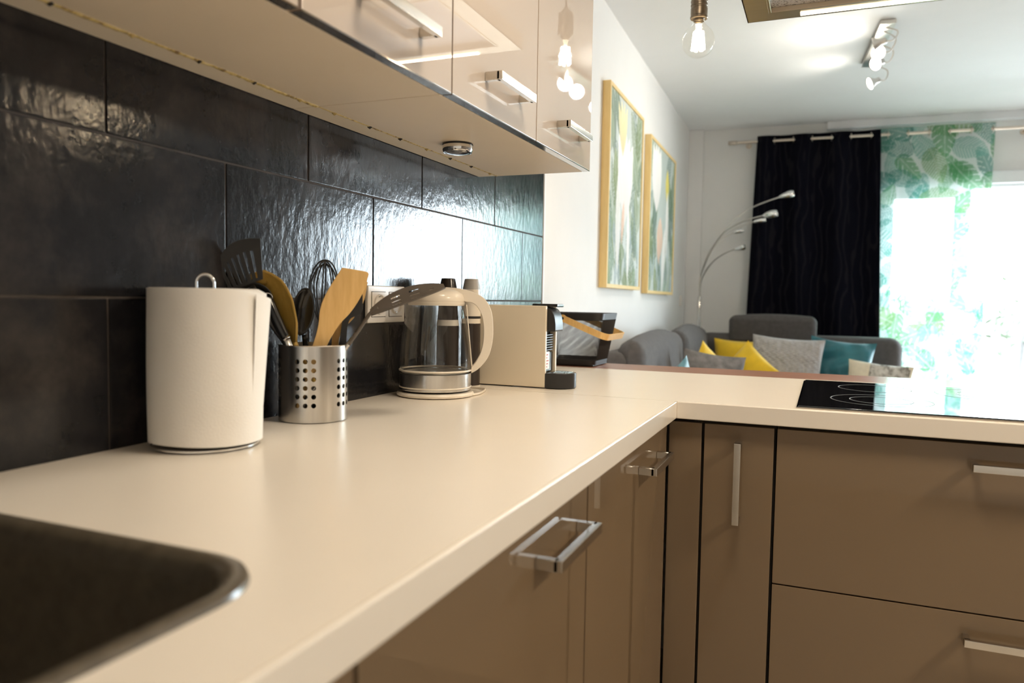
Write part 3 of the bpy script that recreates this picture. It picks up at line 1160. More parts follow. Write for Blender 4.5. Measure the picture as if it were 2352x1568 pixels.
# whisk
t = thing('whisk', 'black wire balloon whisk standing head up behind the bamboo turner', 'whisk', U(0.0, 0.906, 0.02), 'tools in the steel pot')
wa, wz0, wz1, wr = 0.0145, 1.070, 1.1845, 0.0305
for k in range(5):
    b = BM()
    an = PI * k / 5 + 0.2
    pts = []
    for i in range(33):
        s_ = i / 32
        th_ = PI * s_
        zz = wz0 + (wz1 - wz0 - 0.002 * k) * math.sin(th_) ** 0.72
        rad = -math.cos(th_)
        prof = math.copysign(abs(rad) ** 0.9, rad) * wr
        prof *= (0.10 + 0.90 * min(1, ((zz - wz0) / (0.62 * (wz1 - wz0))) ** 0.85)) if zz < wz0 + 0.62 * (wz1 - wz0) else 1.0
        lean = 0.05 * (zz - wz0)
        pts.append(U(wa + prof * math.cos(an) + lean, zz, 0.016 + prof * math.sin(an) * 0.8))
    tube(b, pts, 0.0016, 6)
    obj('wire', b, M_blackpl, t, smooth=True)
b = BM(); tube(b, [U(0.004, 0.912, 0.02), U(0.010, 1.0, 0.018), U(0.0142, 1.075, 0.016)], [0.007, 0.0065, 0.0045], 10)
obj('handle', b, M_blackpl, t, smooth=True)

# bamboo turner in front
t = thing('bamboo_turner', 'pale bamboo turner with a slanted square tip, foremost in the pot', 'turner', U(0.0, 0.906, -0.02), 'tools in the steel pot')
out_ = bez([(0.048, 1.1702), (0.070, 1.1672), (0.0925, 1.1628), (0.0915, 1.151), (0.0885, 1.136)], 3)[:-1] + bez([(0.0870, 1.1325), (0.074, 1.1085), (0.0605, 1.0892), (0.046, 1.0735), (0.032, 1.052), (0.0175, 1.022), (0.000, 0.975)], 3) + \
    [(-0.016, 0.975)] + bez([(-0.0055, 1.022), (0.004, 1.052), (0.0085, 1.073), (0.0105, 1.094), (0.0165, 1.115), (0.030, 1.141), (0.048, 1.1702)], 3)[:-1]
Mb = blade_frame(-0.034)
b = BM(); prism(b, out_, -0.0025, 0.0025, Mb, 0.0009)
obj('blade', b, M_bamboo, t, smooth=True)
b = BM(); tube(b, [U(-0.030, 0.912, -0.034), U(-0.010, 0.972, -0.034), U(-0.002, 0.992, -0.034)], 0.0068, 8, flat=0.55)
obj('handle', b, M_bamboo, t, smooth=True)
# second bamboo tool behind it
t = thing('bamboo_fork', 'bamboo fork mostly hidden behind the pale bamboo turner', 'fork', U(0.03, 0.906, 0.02), 'tools in the steel pot')
Mb = blade_frame(0.014)
b = BM()
for o2 in ([(0.0915, 1.1495), (0.0955, 1.146), (0.0905, 1.118), (0.0845, 1.1), (0.080, 1.102), (0.086, 1.125)], [(0.079, 1.150), (0.084, 1.150), (0.080, 1.118), (0.074, 1.098), (0.069, 1.10), (0.075, 1.120)]):
    prism(b, o2, -0.002, 0.002, Mb, 0.0006)
obj('tine', b, M_bamboo, t)
b = BM()
prism(b, bez([(0.0845, 1.104), (0.070, 1.080), (0.0485, 1.055), (0.0425, 1.02), (0.038, 0.97)], 3) + bez([(0.026, 0.97), (0.031, 1.02), (0.0345, 1.055), (0.055, 1.09), (0.068, 1.104)], 3), -0.0023, 0.0023, Mb, 0.0007)
tube(b, [U(0.026, 0.912, 0.014), U(0.032, 0.985, 0.014)], 0.006, 8)
obj('handle', b, M_bamboo, t, smooth=True)
# black spatula
t = thing('black_spatula', 'black spatula with a plain head behind the bamboo turner, on its right', 'spatula', U(0.04, 0.906, 0.0), 'tools in the steel pot')
Mb = blade_frame(0.002)
b = BM(); prism(b, bez([(0.080, 1.1290), (0.0850, 1.1265), (0.0860, 1.110), (0.0855, 1.096), (0.0790, 1.0865), (0.0655, 1.081), (0.060, 1.068), (0.0575, 1.04), (0.055, 0.985)], 3) + bez([(0.043, 0.985), (0.044, 1.03), (0.048, 1.062), (0.052, 1.085), (0.064, 1.105), (0.080, 1.1290)], 3)[:-1], -0.0016, 0.0016, Mb, 0.0005)
obj('blade', b, M_blackpl, t, smooth=True)
b = BM(); tube(b, [U(0.034, 0.912, 0.002), U(0.049, 1.0, 0.002)], 0.006, 8)
obj('handle', b, M_blackpl, t, smooth=True)
# tin opener / peeler, handle up
t = thing('vegetable_peeler', 'peeler standing handle up, black grip with hanging loop and steel collar', 'peeler', U(-0.02, 0.906, -0.02), 'tools in the steel pot')
b = BM()
gp = smooth_path([U(-0.0470, 1.0475, -0.034), U(-0.0545, 1.062, -0.034), U(-0.0640, 1.083, -0.034), U(-0.0720, 1.104, -0.034), U(-0.0765, 1.1165, -0.034)], 4)
tube(b, gp, [0.0075 + 0.0022 * math.sin(PI * i / (len(gp) - 1)) for i in range(len(gp))], 10)
obj('grip', b, M_blackgl, t, smooth=True)
b = BM(); tube(b, [U(-0.0765 + 0.0085 * math.cos(2 * PI * k / 18), 1.1160 + 0.0075 * math.sin(2 * PI * k / 18), -0.036) for k in range(18)], 0.0011, 6, closed=True)
obj('hanging_loop', b, M_chrome, t, smooth=True)
b = BM(); tube(b, [U(-0.0475, 1.0490, -0.034), U(-0.0445, 1.0430, -0.034)], 0.0082, 12)
obj('collar', b, M_chrome, t, smooth=True)
b = BM(); tube(b, [U(-0.0445, 1.0430, -0.034), U(-0.034, 1.015, -0.028), U(-0.028, 0.93, -0.012)], [0.0075, 0.0062, 0.0055], 10, flat=0.7)
obj('shank', b, M_steel, t, smooth=True)
b = BM(); prism(b, [(-0.0735, 1.074), (-0.0665, 1.078), (-0.0560, 1.0505), (-0.0605, 1.0490)], -0.001, 0.001, blade_frame(-0.022))
obj('tag', b, M_white, t, label='small white tag')
# skimmer reaching over towards the kettle
t = thing('slotted_spoon', 'grey-brown slotted spoon reaching sideways out of the pot in front of the kettle', 'spoon', U(0.0, 0.906, -0.02), 'tools in the steel pot')
b = BM()
sp0, sp1 = Vector((0.098, 1.0905)), Vector((0.231, 1.1405))
smid = Vector((0.160, 1.1225))


def skim(u, v):
    x = u
    # spine of the head: a shallow arch
    p = sp0 * (1 - x) ** 2 + (smid * 2 - (sp0 + sp1) * 0.5) * 2 * x * (1 - x) + sp1 * x * x
    w = 0.037 * (math.sin(PI * min(0.985, max(0.015, 0.06 + 0.90 * x))) ** 0.62)
    q = (v - 0.5) * 2
    sag = 0.010 * (1 - q * q) * math.sin(PI * x)
    return U(p.x, p.y - q * w * 0.34 + 0.002 - sag * 0.4, -0.020 - q * w + 0.0)


def skim_skip(i, j):
    return (j in (3, 4, 7, 8, 11, 12)) and (i % 8 in (2, 3, 4, 5)) and 6 <= i <= 27 and not (j in (3, 4, 11, 12) and (i < 10 or i > 24))


grid(b, skim, 32, 16, skip=skim_skip)
solid(b, 0.0022)
obj('slotted_head', b, M_brownpl, t, smooth=False)
b = BM(); tube(b, smooth_path([U(0.060, 1.0345, -0.020), U(0.078, 1.0600, -0.020), U(0.098, 1.0905, -0.020), U(0.112, 1.100, -0.020)]), 0.0042, 8, flat=0.8)
obj('neck', b, M_brownpl, t, smooth=True)
b = BM(); tube(b, [U(-0.032, 0.912, -0.020), U(0.01, 0.967, -0.020), U(0.074, 1.0545, -0.020)], [0.006, 0.0055, 0.0034], 8)
obj('shaft', b, M_steel, t, smooth=True)

# ------------------------------------------------------------------ kettle
KX, KY = 0.112, 1.510
TK = Matrix.Translation((KX, KY, 0))
ke = thing('electric_kettle', 'glass electric kettle with cream lid and handle on its power base', 'kettle', (KX, KY, ZT))
b = BM(); lathe(b, [(0, 0.9005), (0.080, 0.9005), (0.0865, 0.9025), (0.0875, 0.9065), (0.084, 0.9105), (0.060, 0.9125), (0, 0.9125)], 56, TK)
obj('power_base', b, M_cream, ke, smooth=True)
b = BM(); lathe(b, [(0.0, 0.9130), (0.074, 0.9130), (0.0795, 0.9150), (0.0800, 0.9175), (0.0800, 0.9520), (0.0785, 0.9520)], 56, TK)
obj('steel_band', b, M_cup, ke, smooth=True)
for z in (0.9215, 0.9585):
    b = BM(); tube(b, [(KX + 0.0803 * math.cos(2 * PI * k / 56), KY + 0.0803 * math.sin(2 * PI * k / 56), z) for k in range(56)], 0.0016 if z < 0.93 else 0.0024, 6, closed=True)
    obj('cream_ring', b, M_cream, ke, smooth=True)
b = BM(); lathe(b, [(0.0, 0.9535), (0.070, 0.9535), (0.074, 0.9550), (0.0765, 0.9525)], 56, TK)
obj('heating_plate', b, M_steel, ke, smooth=True)
b = BM()
pr = [(0.0785, 0.955), (0.0805, 0.962), (0.0805, 0.985), (0.0785, 1.015), (0.0740, 1.045), (0.0680, 1.075), (0.0625, 1.100), (0.0605, 1.112), (0.0605, 1.118)]
lathe(b, pr, 64, TK)
# pouring lip on the side away from the handle
for v in b.verts:
    if v.co.z > 1.07:
        d_ = Vector((v.co.x - KX, v.co.y - KY, 0))
        k_ = max(0, d_.normalized().dot(Vector((-0.881, -0.472, 0)))) ** 10
        v.co += d_.normalized() * k_ * 0.014 * (v.co.z - 1.07) / 0.048
solid(b, 0.0022)
obj('glass_body', b, M_glass, ke, smooth=True)
# lid and collar
b = BM(); lathe(b, [(0.0625, 1.110), (0.0635, 1.113), (0.0635, 1.120), (0.0600, 1.129), (0.050, 1.136), (0.030, 1.1415), (0.0, 1.143)], 56, TK)
obj('lid', b, M_cream, ke, smooth=True)
b = BM(); lathe(b, [(0.0615, 1.1115), (0.0595, 1.1115), (0.0595, 1.103), (0.0625, 1.103), (0.0642, 1.107), (0.0638, 1.1115)], 56, TK)
obj('collar', b, M_cream, ke, smooth=True)
# handle: a broad flat bow to the right
HA = Vector((0.905, 0.425, 0)).normalized()


def H(r, z, s=0.0):
    return Vector((KX, KY, 0)) + HA * r + Vector((0, 0, z)) + Vector((-HA.y, HA.x, 0)) * s


b = BM()
outer = [(0.020, 1.1440), (0.050, 1.1420), (0.082, 1.1345), (0.108, 1.1200), (0.1235, 1.094), (0.1285, 1.060), (0.1275, 1.022), (0.118, 0.988), (0.098, 0.963), (0.0800, 0.951)]
inner_ = [(0.0800, 0.965), (0.090, 0.977), (0.1010, 0.999), (0.1065, 1.024), (0.1070, 1.055), (0.1025, 1.082), (0.092, 1.101), (0.080, 1.1100), (0.066, 1.112), (0.045, 1.120), (0.020, 1.128)]
outline = bez(outer, 4) + bez(inner_, 4)
Mh = Matrix.Identity(4)
sd = Vector((-HA.y, HA.x, 0))
for i in range(3):
    Mh[i][0], Mh[i][1], Mh[i][2] = HA[i], sd[i], (0, 0, 1)[i]
Mh.translation = Vector((KX, KY, 0))
prism(b, outline, -0.014, 0.014, Mh, 0.0035)
obj('handle', b, M_cream, ke, smooth=True)
b = BM(); prism(b, [(0.0665, 1.106), (0.0690, 1.106), (0.0835, 0.962), (0.0810, 0.956)], -0.011, 0.011, Mh, 0.001)
obj('handle_spine', b, M_cream, ke)
b = BM(); tube(b, smooth_path([(KX + 0.05, KY - 0.005, 0.9035), (0.195, 1.54, 0.9035), (0.19, 1.60, 0.9035), (0.165, 1.655, 0.9035), (0.112, 1.664, 0.9035), (0.096, 1.640, 0.9035), (0.03, 1.615, 0.9035), (0.010, 1.612, 0.905)], 6), 0.0028, 8)
obj('power_cord', b, M_cream, ke, smooth=True)

# two cork-topped jars behind the kettle
for nm, lab, (x, y), mcap, mb_ in (('pepper_mill', 'dark capped bottle behind the kettle lid', (0.060, 1.668), M_dkglass, M_dkglass),
                                   ('salt_mill', 'pale grey capped bottle between the kettle handle and the tiles', (0.106, 1.704), M_jarcap, M_cream)):
    j = thing(nm, lab, 'bottle', (x, y, ZT))
    T_ = Matrix.Translation((x, y, 0))
    b = BM(); lathe(b, [(0, 0.9005), (0.026, 0.9005), (0.0275 - 0.004 * (nm == 'salt_mill'), 0.903), (0.0275 - 0.004 * (nm == 'salt_mill'), 1.05), (0.0240, 1.09), (0.0222, 1.13), (0.0215, 1.142), (0, 1.142)], 32, T_)
    obj('body', b, mb_, j, smooth=True)
    b = BM(); lathe(b, [(0.0215, 1.1425), (0.0212, 1.146), (0.0172, 1.166), (0.0160, 1.168), (0, 1.168)], 32, T_)
    obj('cap', b, mcap, j, smooth=True)
    if nm == 'salt_mill':
        b = BM(); lathe(b, [(0.0236, 0.904), (0.0242, 0.906), (0.0242, 1.056), (0.0236, 1.058)], 32, T_)
        obj('dark_sleeve', b, M_dkglass, j, smooth=True)
        b = BM(); lathe(b, [(0.0240, 1.070), (0.0245, 1.071), (0.0242, 1.075), (0.0238, 1.076)], 32, T_)
        obj('label_line', b, M_blackpl, j, smooth=True)
    else:
        b = BM(); lathe(b, [(0.0278, 1.052), (0.0280, 1.053), (0.0262, 1.066), (0.0258, 1.067)], 32, T_)
        obj('label_band', b, M_white, j, smooth=True)

# ------------------------------------------------------------------ capsule coffee machine
cm = thing('coffee_machine', 'cream and black capsule coffee machine with slab sides, between kettle and basket', 'coffee machine', (0.19, 1.79, ZT))
YA, YB = 1.748, 1.834
for y0 in (YA, YB - 0.011):
    b = BM(); box(b, 0.062, 0.2885, y0, y0 + 0.011, 0.9030, 1.1045, 0.0022, 3)
    obj('side_panel', b, M_machine, cm, smooth=True)
b = BM(); box(b, 0.066, 0.275, YA + 0.0115, YB - 0.0115, 0.9045, 1.1035, 0.003)
obj('body', b, M_blackgl, cm, smooth=True)
b = BM(); prism(b, bez([(0.262, 1.1005), (0.290, 1.0995), (0.303, 1.086), (0.3085, 1.064), (0.3095, 1.041)], 4) + [(0.262, 1.041)], YA + 0.0125, YB - 0.0125, None, 0.004)
obj('brew_head', b, M_blackpl, cm, smooth=True)
b = BM(); box(b, 0.245, 0.3115, YA + 0.018, YB - 0.018, 1.1015, 1.1095, 0.002)
obj('lever', b, M_blackgl, cm, smooth=True)
for k in range(7):
    z = 1.030 - k * 0.0062
    b = BM(); box(b, 0.274, 0.2835, YA + 0.014, YB - 0.014, z, z + 0.0030, 0.0006)
    obj('rib', b, M_blackpl, cm)
b = BM(); box(b, 0.272, 0.282, YA + 0.012, YB - 0.012, 0.9400, 0.988, 0.001)
obj('front_panel', b, M_blackgl, cm)
b = BM(); box(b, 0.2822, 0.2832, YA + 0.012, YA + 0.046, 0.946, 0.990)
lbl = obj('sticker', b, M_white, cm, label='white sticker with small red print')
M_red = mat('red_print', (0.55, 0.09, 0.06), 0.6)
for k in range(5):
    b = BM(); box(b, 0.2833, 0.28345, YA + 0.017, YA + 0.030 + 0.010 * ((k * 7) % 3) / 2, 0.951 + k * 0.0075, 0.9535 + k * 0.0075)
    obj('print_line', b, M_red, lbl)
tr_out = [(0.2888, YA + 0.0), (0.318, YA + 0.0), (0.338, YA + 0.010), (0.352, YA + 0.030), (0.3545, YA + 0.043), (0.352, YA + 0.056), (0.338, YA + 0.076), (0.318, YB), (0.2888, YB)]
b = BM()
lo = [b.verts.new((x, y, 0.9015)) for x, y in tr_out]
hi = [b.verts.new((x, y, 0.9390)) for x, y in tr_out]
b.faces.new(hi); b.faces.new(list(reversed(lo)))
for i in range(len(lo)):
    b.faces.new((lo[i], lo[(i + 1) % len(lo)], hi[(i + 1) % len(lo)], hi[i]))
bmesh.ops.recalc_face_normals(b, faces=b.faces)
bmesh.ops.bevel(b, geom=[e for e in b.edges if abs(e.verts[0].co.z - e.verts[1].co.z) < 1e-6], offset=0.0025, segments=2, profile=0.5, affect='EDGES', clamp_overlap=True)
obj('drip_tray', b, M_blackpl, cm, smooth=True)
b = BM()
for k in range(6):
    box(b, 0.300 + k * 0.0075, 0.3030 + k * 0.0075, YA + 0.022, YB - 0.022, 0.9388, 0.9402)
o = obj('tray_grille', b, M_chrome, cm)
b = BM(); box(b, 0.0605, 0.2, YA + 0.004, YB - 0.004, 0.9005, 0.9035)
obj('foot', b, M_blackpl, cm)

# ------------------------------------------------------------------ wire basket on the bar top
bk = thing('wire_basket', 'black wire mesh basket with a bent wood handle behind the coffee machine', 'basket', (0.135, 2.49, ZT))
BT = (0.014, 0.252, 2.386, 2.600, 1.0765)
BB = (0.044, 0.222, 2.404, 2.584, 0.905)


def bsk(s, h):
    """s 0..1 round the rounded rectangle, h 0..1 up"""
    q = [BB[i] * (1 - h) + BT[i] * h for i in range(5)]
    x0, x1, y0, y1, z = q
    r = 0.028
    per = [(x1 - x0 - 2 * r), PI / 2 * r, (y1 - y0 - 2 * r), PI / 2 * r] * 2
    tot = sum(per)
    d_ = s * tot
    segs = [((x0 + r, y0), (1, 0)), ((x1 - r, y0 + r), -PI / 2), ((x1, y0 + r), (0, 1)), ((x1 - r, y1 - r), 0.0), ((x1 - r, y1), (-1, 0)), ((x0 + r, y1 - r), PI / 2), ((x0, y1 - r), (0, -1)), ((x0 + r, y0 + r), PI)]
    for (p, dr), ln in zip(segs, per):
        if d_ <= ln + 1e-9:
            if isinstance(dr, tuple):
                return Vector((p[0] + dr[0] * d_, p[1] + dr[1] * d_, z))
            a = dr + d_ / r
            return Vector((p[0] + r * math.cos(a), p[1] + r * math.sin(a), z))
        d_ -= ln
    return Vector((x0 + r, y0, z))


b = BM()
grid(b, lambda u, v: bsk(u % 1.0 if u < 1 else 0, 0.86 + 0.14 * v), 96, 2, wrap=True)
solid(b, 0.002)
obj('rim_band', b, M_blackpl, bk, smooth=True)
b = BM()
grid(b, lambda u, v: bsk(u, 0.0 + 0.10 * v), 96, 2, wrap=True)
solid(b, 0.0015)
obj('bottom_band', b, M_blackpl, bk, smooth=True)
b = BM(); box(b, BB[0] + 0.004, BB[1] - 0.004, BB[2] + 0.004, BB[3] - 0.004, 0.9005, 0.9055, 0.002)
obj('bottom', b, M_blackpl, bk)
b = BM()
NS, NH = 230, 36
for sgn in (1, -1):
    pass
vsg = [[b.verts.new(bsk(((i + 0.5 * (j % 2)) / NS) % 1.0, 0.08 + 0.80 * j / NH)) for i in range(NS)] for j in range(NH + 1)]
for j in range(0, NH - 1):
    for i in range(NS):
        if j % 2 == 0:
            a_, l_, r_, t_ = vsg[j][i], vsg[j + 1][(i - 1) % NS], vsg[j + 1][i], vsg[j + 2][i]
        else:
            a_, l_, r_, t_ = vsg[j][i], vsg[j + 1][i], vsg[j + 1][(i + 1) % NS], vsg[j + 2][i]
        b.faces.new((a_, r_, t_, l_))
bmesh.ops.recalc_face_normals(b, faces=b.faces)
mesh_o = obj('wire_mesh', b, M_blackpl, bk)
mesh_o['kind'] = 'stuff'
md = mesh_o.modifiers.new('wires', 'WIREFRAME')
md.thickness = 0.0011
md.use_even_offset = False
# bent wood handle, lying to the right
b = BM()
hp = [(0.118, 2.3805, 1.0585), (0.175, 2.379, 1.036), (0.235, 2.377, 1.0125), (0.253, 2.379, 1.0055), (0.268, 2.392, 1.0005), (0.272, 2.415, 0.9995), (0.272, 2.49, 0.9995), (0.272, 2.57, 0.9995), (0.268, 2.594, 1.0005), (0.253, 2.607, 1.0055), (0.235, 2.609, 1.0125), (0.175, 2.607, 1.036), (0.118, 2.6055, 1.0585)]
hp = smooth_path(hp, 4)
wdt = 0.0105
ringv = []
for i, p in enumerate(hp):
    tg = (hp[min(i + 1, len(hp) - 1)] - hp[max(i - 1, 0)]).normalized()
    dn = Vector((0.36, 0, 0.93))            # strap width lies across the plane of the bow
    nr = tg.cross(dn).normalized()
    dn = nr.cross(tg).normalized()
    ringv.append([b.verts.new(p + dn * wdt * sx + nr * 0.0022 * sy) for sx, sy in ((-1, -1), (1, -1), (1, 1), (-1, 1))])
for A, Bq in zip(ringv, ringv[1:]):
    for k in range(4):
        b.faces.new((A[k], A[(k + 1) % 4], Bq[(k + 1) % 4], Bq[k]))
b.faces.new(ringv[0]); b.faces.new(list(reversed(ringv[-1])))
for yy in (2.3805, 2.6055):
    lathe(b, [(0, -0.0022), (0.0125, -0.0022), (0.0125, 0.0022), (0, 0.0022)], 20, Matrix.Translation((0.118, yy, 1.0585)) @ Matrix.Rotation(PI / 2, 4, 'X'))
bmesh.ops.recalc_face_normals(b, faces=b.faces)
hw = obj('handle', b, M_bamboo, bk, smooth=True)
for yy, s in ((2.3775, -1), (2.6085, 1)):
    b = BM(); lathe(b, [(0, 0.002), (0.0042, 0.001), (0.0055, -0.002), (0, -0.002)], 14, Matrix.Translation((0.118, yy, 1.0585)) @ Matrix.Rotation(-s * PI / 2, 4, 'X'))
    obj('rivet', b, M_blackgl, hw, smooth=True)

# ------------------------------------------------------------------ wall socket on the tiles
so = thing('double_socket', 'white double wall socket on the dark tiles behind the tools', 'socket', (0.0, 1.467, 1.104))
b = BM(); box(b, 0.0005, 0.0095, 1.391, 1.545, 1.0625, 1.1445, 0.0025, 3)
obj('cover_plate', b, M_white, so, smooth=True)
for yc in (1.4325, 1.5035):
    b = BM(); box(b, 0.0090, 0.0098, yc - 0.0287, yc + 0.0287, 1.0753, 1.1317)
    obj('painted_gap_shade', b, M_gap, so)  # dark plate painting the shade around the insert
    b = BM(); box(b, 0.0093, 0.0112, yc - 0.0275, yc + 0.0275, 1.0765, 1.1305, 0.001, 2)
    ins = obj('socket_insert', b, M_white, so, smooth=True)
    b = BM(); lathe(b, [(0.0215, 0.0), (0.0215, 0.0042), (0.0205, 0.0048), (0.0195, 0.0042), (0.0188, 0.0004), (0, 0.0004)], 32, Matrix.Translation((0.0111, yc, 1.1035)) @ Matrix.Rotation(PI / 2, 4, 'Y'))
    obj('socket_ring', b, M_white, ins, smooth=True)
    for s in (-1, 1):
        b = BM(); lathe(b, [(0.0026, 0.0), (0.0026, 0.0008), (0, 0.0008)], 12, Matrix.Translation((0.0113, yc + s * 0.0095, 1.1035)) @ Matrix.Rotation(PI / 2, 4, 'Y'))
        obj('pin_hole', b, M_gap, ins)
    b = BM(); box(b, 0.0112, 0.0135, yc - 0.0025, yc + 0.0025, 1.1195, 1.1255); box(b, 0.0112, 0.0135, yc - 0.0025, yc + 0.0025, 1.0815, 1.0875)
    obj('earth_clip', b, M_steel, ins)

# ------------------------------------------------------------------ cooker hood
hd = thing('cooker_hood', 'stainless steel cooker hood with lit strip hanging over the hob', 'cooker hood', (1.14, 2.05, 1.935))
HX0, HX1, HY0, HY1, HZ = 0.681, 1.60, 1.82, 2.346, 1.935
b = BM()
ring_o = [(HX0, HY0), (HX1, HY0), (HX1, HY1), (HX0, HY1)]
fx0, fx1, fy0, fy1 = HX0 + 0.062, HX1 - 0.062, HY0 + 0.05, HY1 - 0.058
slab_with_hole(b, ring_o, [(fx0, fy0), (fx1, fy0), (fx1, fy1), (fx0, fy1)], HZ, HZ + 0.004)
box(b, HX0, HX1, HY1 - 0.003, HY1, HZ, HZ + 0.05); box(b, HX0, HX1, HY0, HY0 + 0.003, HZ, HZ + 0.05)
box(b, HX0, HX0 + 0.003, HY0, HY1, HZ, HZ + 0.05); box(b, HX1 - 0.003, HX1, HY0, HY1, HZ, HZ + 0.05)
obj('rim_frame', b, M_hoodsteel, hd)
b = BM()
tb = [(HX0, HY0, HZ + 0.05), (HX1, HY0, HZ + 0.05), (HX1, HY1, HZ + 0.05), (HX0, HY1, HZ + 0.05)]
tt = [(0.98, 1.95, HZ + 0.16), (1.30, 1.95, HZ + 0.16), (1.30, 2.22, HZ + 0.16), (0.98, 2.22, HZ + 0.16)]
va = [b.verts.new(p) for p in tb]; vb = [b.verts.new(p) for p in tt]
for i in range(4):
    b.faces.new((va[i], va[(i + 1) % 4], vb[(i + 1) % 4], vb[i]))
bmesh.ops.recalc_face_normals(b, faces=b.faces)
obj('canopy', b, M_hoodsteel, hd)
b = BM(); box(b, 0.98, 1.30, 1.95, 2.22, HZ + 0.16, CEIL - 0.001)
obj('chimney', b, M_hoodsteel, hd)
b = BM(); box(b, fx0 - 0.002, fx1 + 0.002, fy0, fy1, HZ + 0.012, HZ + 0.016)
obj('grease_filter', b, M_filter, hd, label='perforated grease filter')
b = BM()
for (x0, x1, y0, y1) in ((fx0, fx1, fy1 - 0.008, fy1), (fx0, fx0 + 0.008, fy0, fy1), (fx0, fx1, fy0, fy0 + 0.008), (fx1 - 0.008, fx1, fy0, fy1)):
    box(b, x0, x1, y0, y1, HZ - 0.0015, HZ + 0.012, 0.001)
obj('filter_frame', b, M_hoodsteel, hd)
b = BM(); box(b, HX0 + 0.145, HX1 - 0.145, HY1 - 0.036, HY1 - 0.016, HZ - 0.0022, HZ + 0.001, 0.0006)
obj('light_strip', b, M_strip, hd, label='glowing light strip')

# ------------------------------------------------------------------ pendant lamps
BX, BY, BZ = 0.538, 2.358, 1.903
pe = thing('pendant_lamp', 'bare globe bulb in a dark metal holder hanging left of the cooker hood', 'pendant lamp', (BX, BY, BZ), 'pendant bulbs over the bar')
TB = Matrix.Translation((BX, BY, BZ))
b = BM()
lathe(b, [(0.0, -0.0485)] + [(0.0485 * math.sin(a), -0.0485 * math.cos(a)) for a in [PI * k / 20 for k in range(1, 16)]] + [(0.0250, 0.0440), (0.0185, 0.0515), (0.0155, 0.0580), (0.0150, 0.063)], 48, TB)
obj('bulb_glass', b, M_bulbglass, pe, smooth=True, label='clear globe bulb')
b = BM()
for k in range(6):
    a = 2 * PI * k / 6
    tube(b, [(BX + 0.011 * math.cos(a), BY + 0.011 * math.sin(a), BZ + 0.028), (BX + 0.0165 * math.cos(a), BY + 0.0165 * math.sin(a), BZ - 0.026)], 0.0048, 8)
fil = obj('filament', b, M_filament, pe)
b = BM(); tube(b, [(BX, BY, BZ + 0.050), (BX, BY, BZ + 0.028)], [0.010, 0.0035], 12)
obj('stem', b, M_bulbneck, pe, smooth=True)
b = BM(); lathe(b, [(0.0150, 0.058), (0.0165, 0.060), (0.0150, 0.0625), (0.0165, 0.065), (0.0150, 0.0675), (0.0165, 0.070)], 28, TB)
obj('screw_cap', b, M_socketmetal, pe, smooth=True)
b = BM()
pr = [(0.016, 0.0655), (0.0245, 0.0655), (0.0262, 0.068), (0.0262, 0.0715), (0.0245, 0.074), (0.0250, 0.080), (0.0250, 0.096)]
for k in range(3):
    z = 0.098 + 0.011 * k
    pr += [(0.0235, z), (0.0235, z + 0.003), (0.0252, z + 0.005), (0.0252, z + 0.009)]
pr += [(0.0240, 0.134), (0.016, 0.142), (0.006, 0.150), (0.0035, 0.160), (0, 0.160)]
lathe(b, pr, 36, TB)
obj('lamp_holder', b, M_socketmetal, pe, smooth=True)
b = BM(); tube(b, [(BX, BY, BZ + 0.158), (BX, BY, CEIL - 0.02)], 0.0032, 8)
obj('cable', b, M_blackpl, pe, smooth=True)
b = BM(); lathe(b, [(0, CEIL - 0.028), (0.040, CEIL - 0.026), (0.050, CEIL - 0.02), (0.050, CEIL - 0.0005), (0, CEIL - 0.0005)], 36, Matrix.Translation((BX, BY, 0)))
obj('ceiling_rose', b, M_socketmetal, pe, smooth=True)
copy_tree(pe, (2.06, BY, BZ), 'bare globe bulb in a dark metal holder hanging right of the cooker hood')

kc = thing('ceiling_lamp', 'round white kitchen ceiling lamp above the worktop', 'ceiling lamp', (0.86, 1.10, CEIL))
b = BM(); lathe(b, [(0, CEIL - 0.062), (0.205, CEIL - 0.062), (0.215, CEIL - 0.055), (0.215, CEIL - 0.0005), (0, CEIL - 0.0005)], 48, Matrix.Translation((0.86, 1.10, 0)))
obj('housing', b, M_white, kc, smooth=True)
b = BM(); lathe(b, [(0, CEIL - 0.0635), (0.195, CEIL - 0.0635), (0.197, CEIL - 0.0625), (0, CEIL - 0.0625)], 48, Matrix.Translation((0.86, 1.10, 0)))
obj('diffuser', b, M_lens, kc, label='glowing diffuser disc')
copy_tree(kc, (2.75, 1.10, CEIL), 'round white added fill lamp over the open side of the kitchen')  # unseen body for the added fill light

# ------------------------------------------------------------------ living room: pictures on the wall


def picture(label, y0, y1, z0, z1, leaves, bgc, seed):
    p = thing('framed_picture', label, 'picture', ML @ Vector((0, (y0 + y1) / 2, z0)), 'framed botanical prints')
    D, T = 0.037, 0.018
    b_ = BM()
    box(b_, 0.0005, D, y0, y0 + T, z0, z1, 0.0015, 1, ML)
    box(b_, 0.0005, D, y1 - T, y1, z0, z1, 0.0015, 1, ML)
    box(b_, 0.0005, D, y0 + T, y1 - T, z0, z0 + T, 0.0015, 1, ML)
    box(b_, 0.0005, D, y0 + T, y1 - T, z1 - T, z1, 0.0015, 1, ML)
    obj('frame', b_, M_frame, p)
    nx, ny = 130, 170
    w, h = y1 - y0 - 2 * T, z1 - z0 - 2 * T

    def f(u, v):
        # seen from the room the picture runs left to right with growing y
        return toW(np.stack([np.full_like(u, D - 0.006), y0 + T + w * u, z0 + T + h * v], -1))
    o = sheet('canvas', nx, ny, f, M_print, p)
    paint(o, draw_leaves(nx, ny, w, h, bgc, leaves, None))
    return p


M_print = print_mat('printed_canvas')


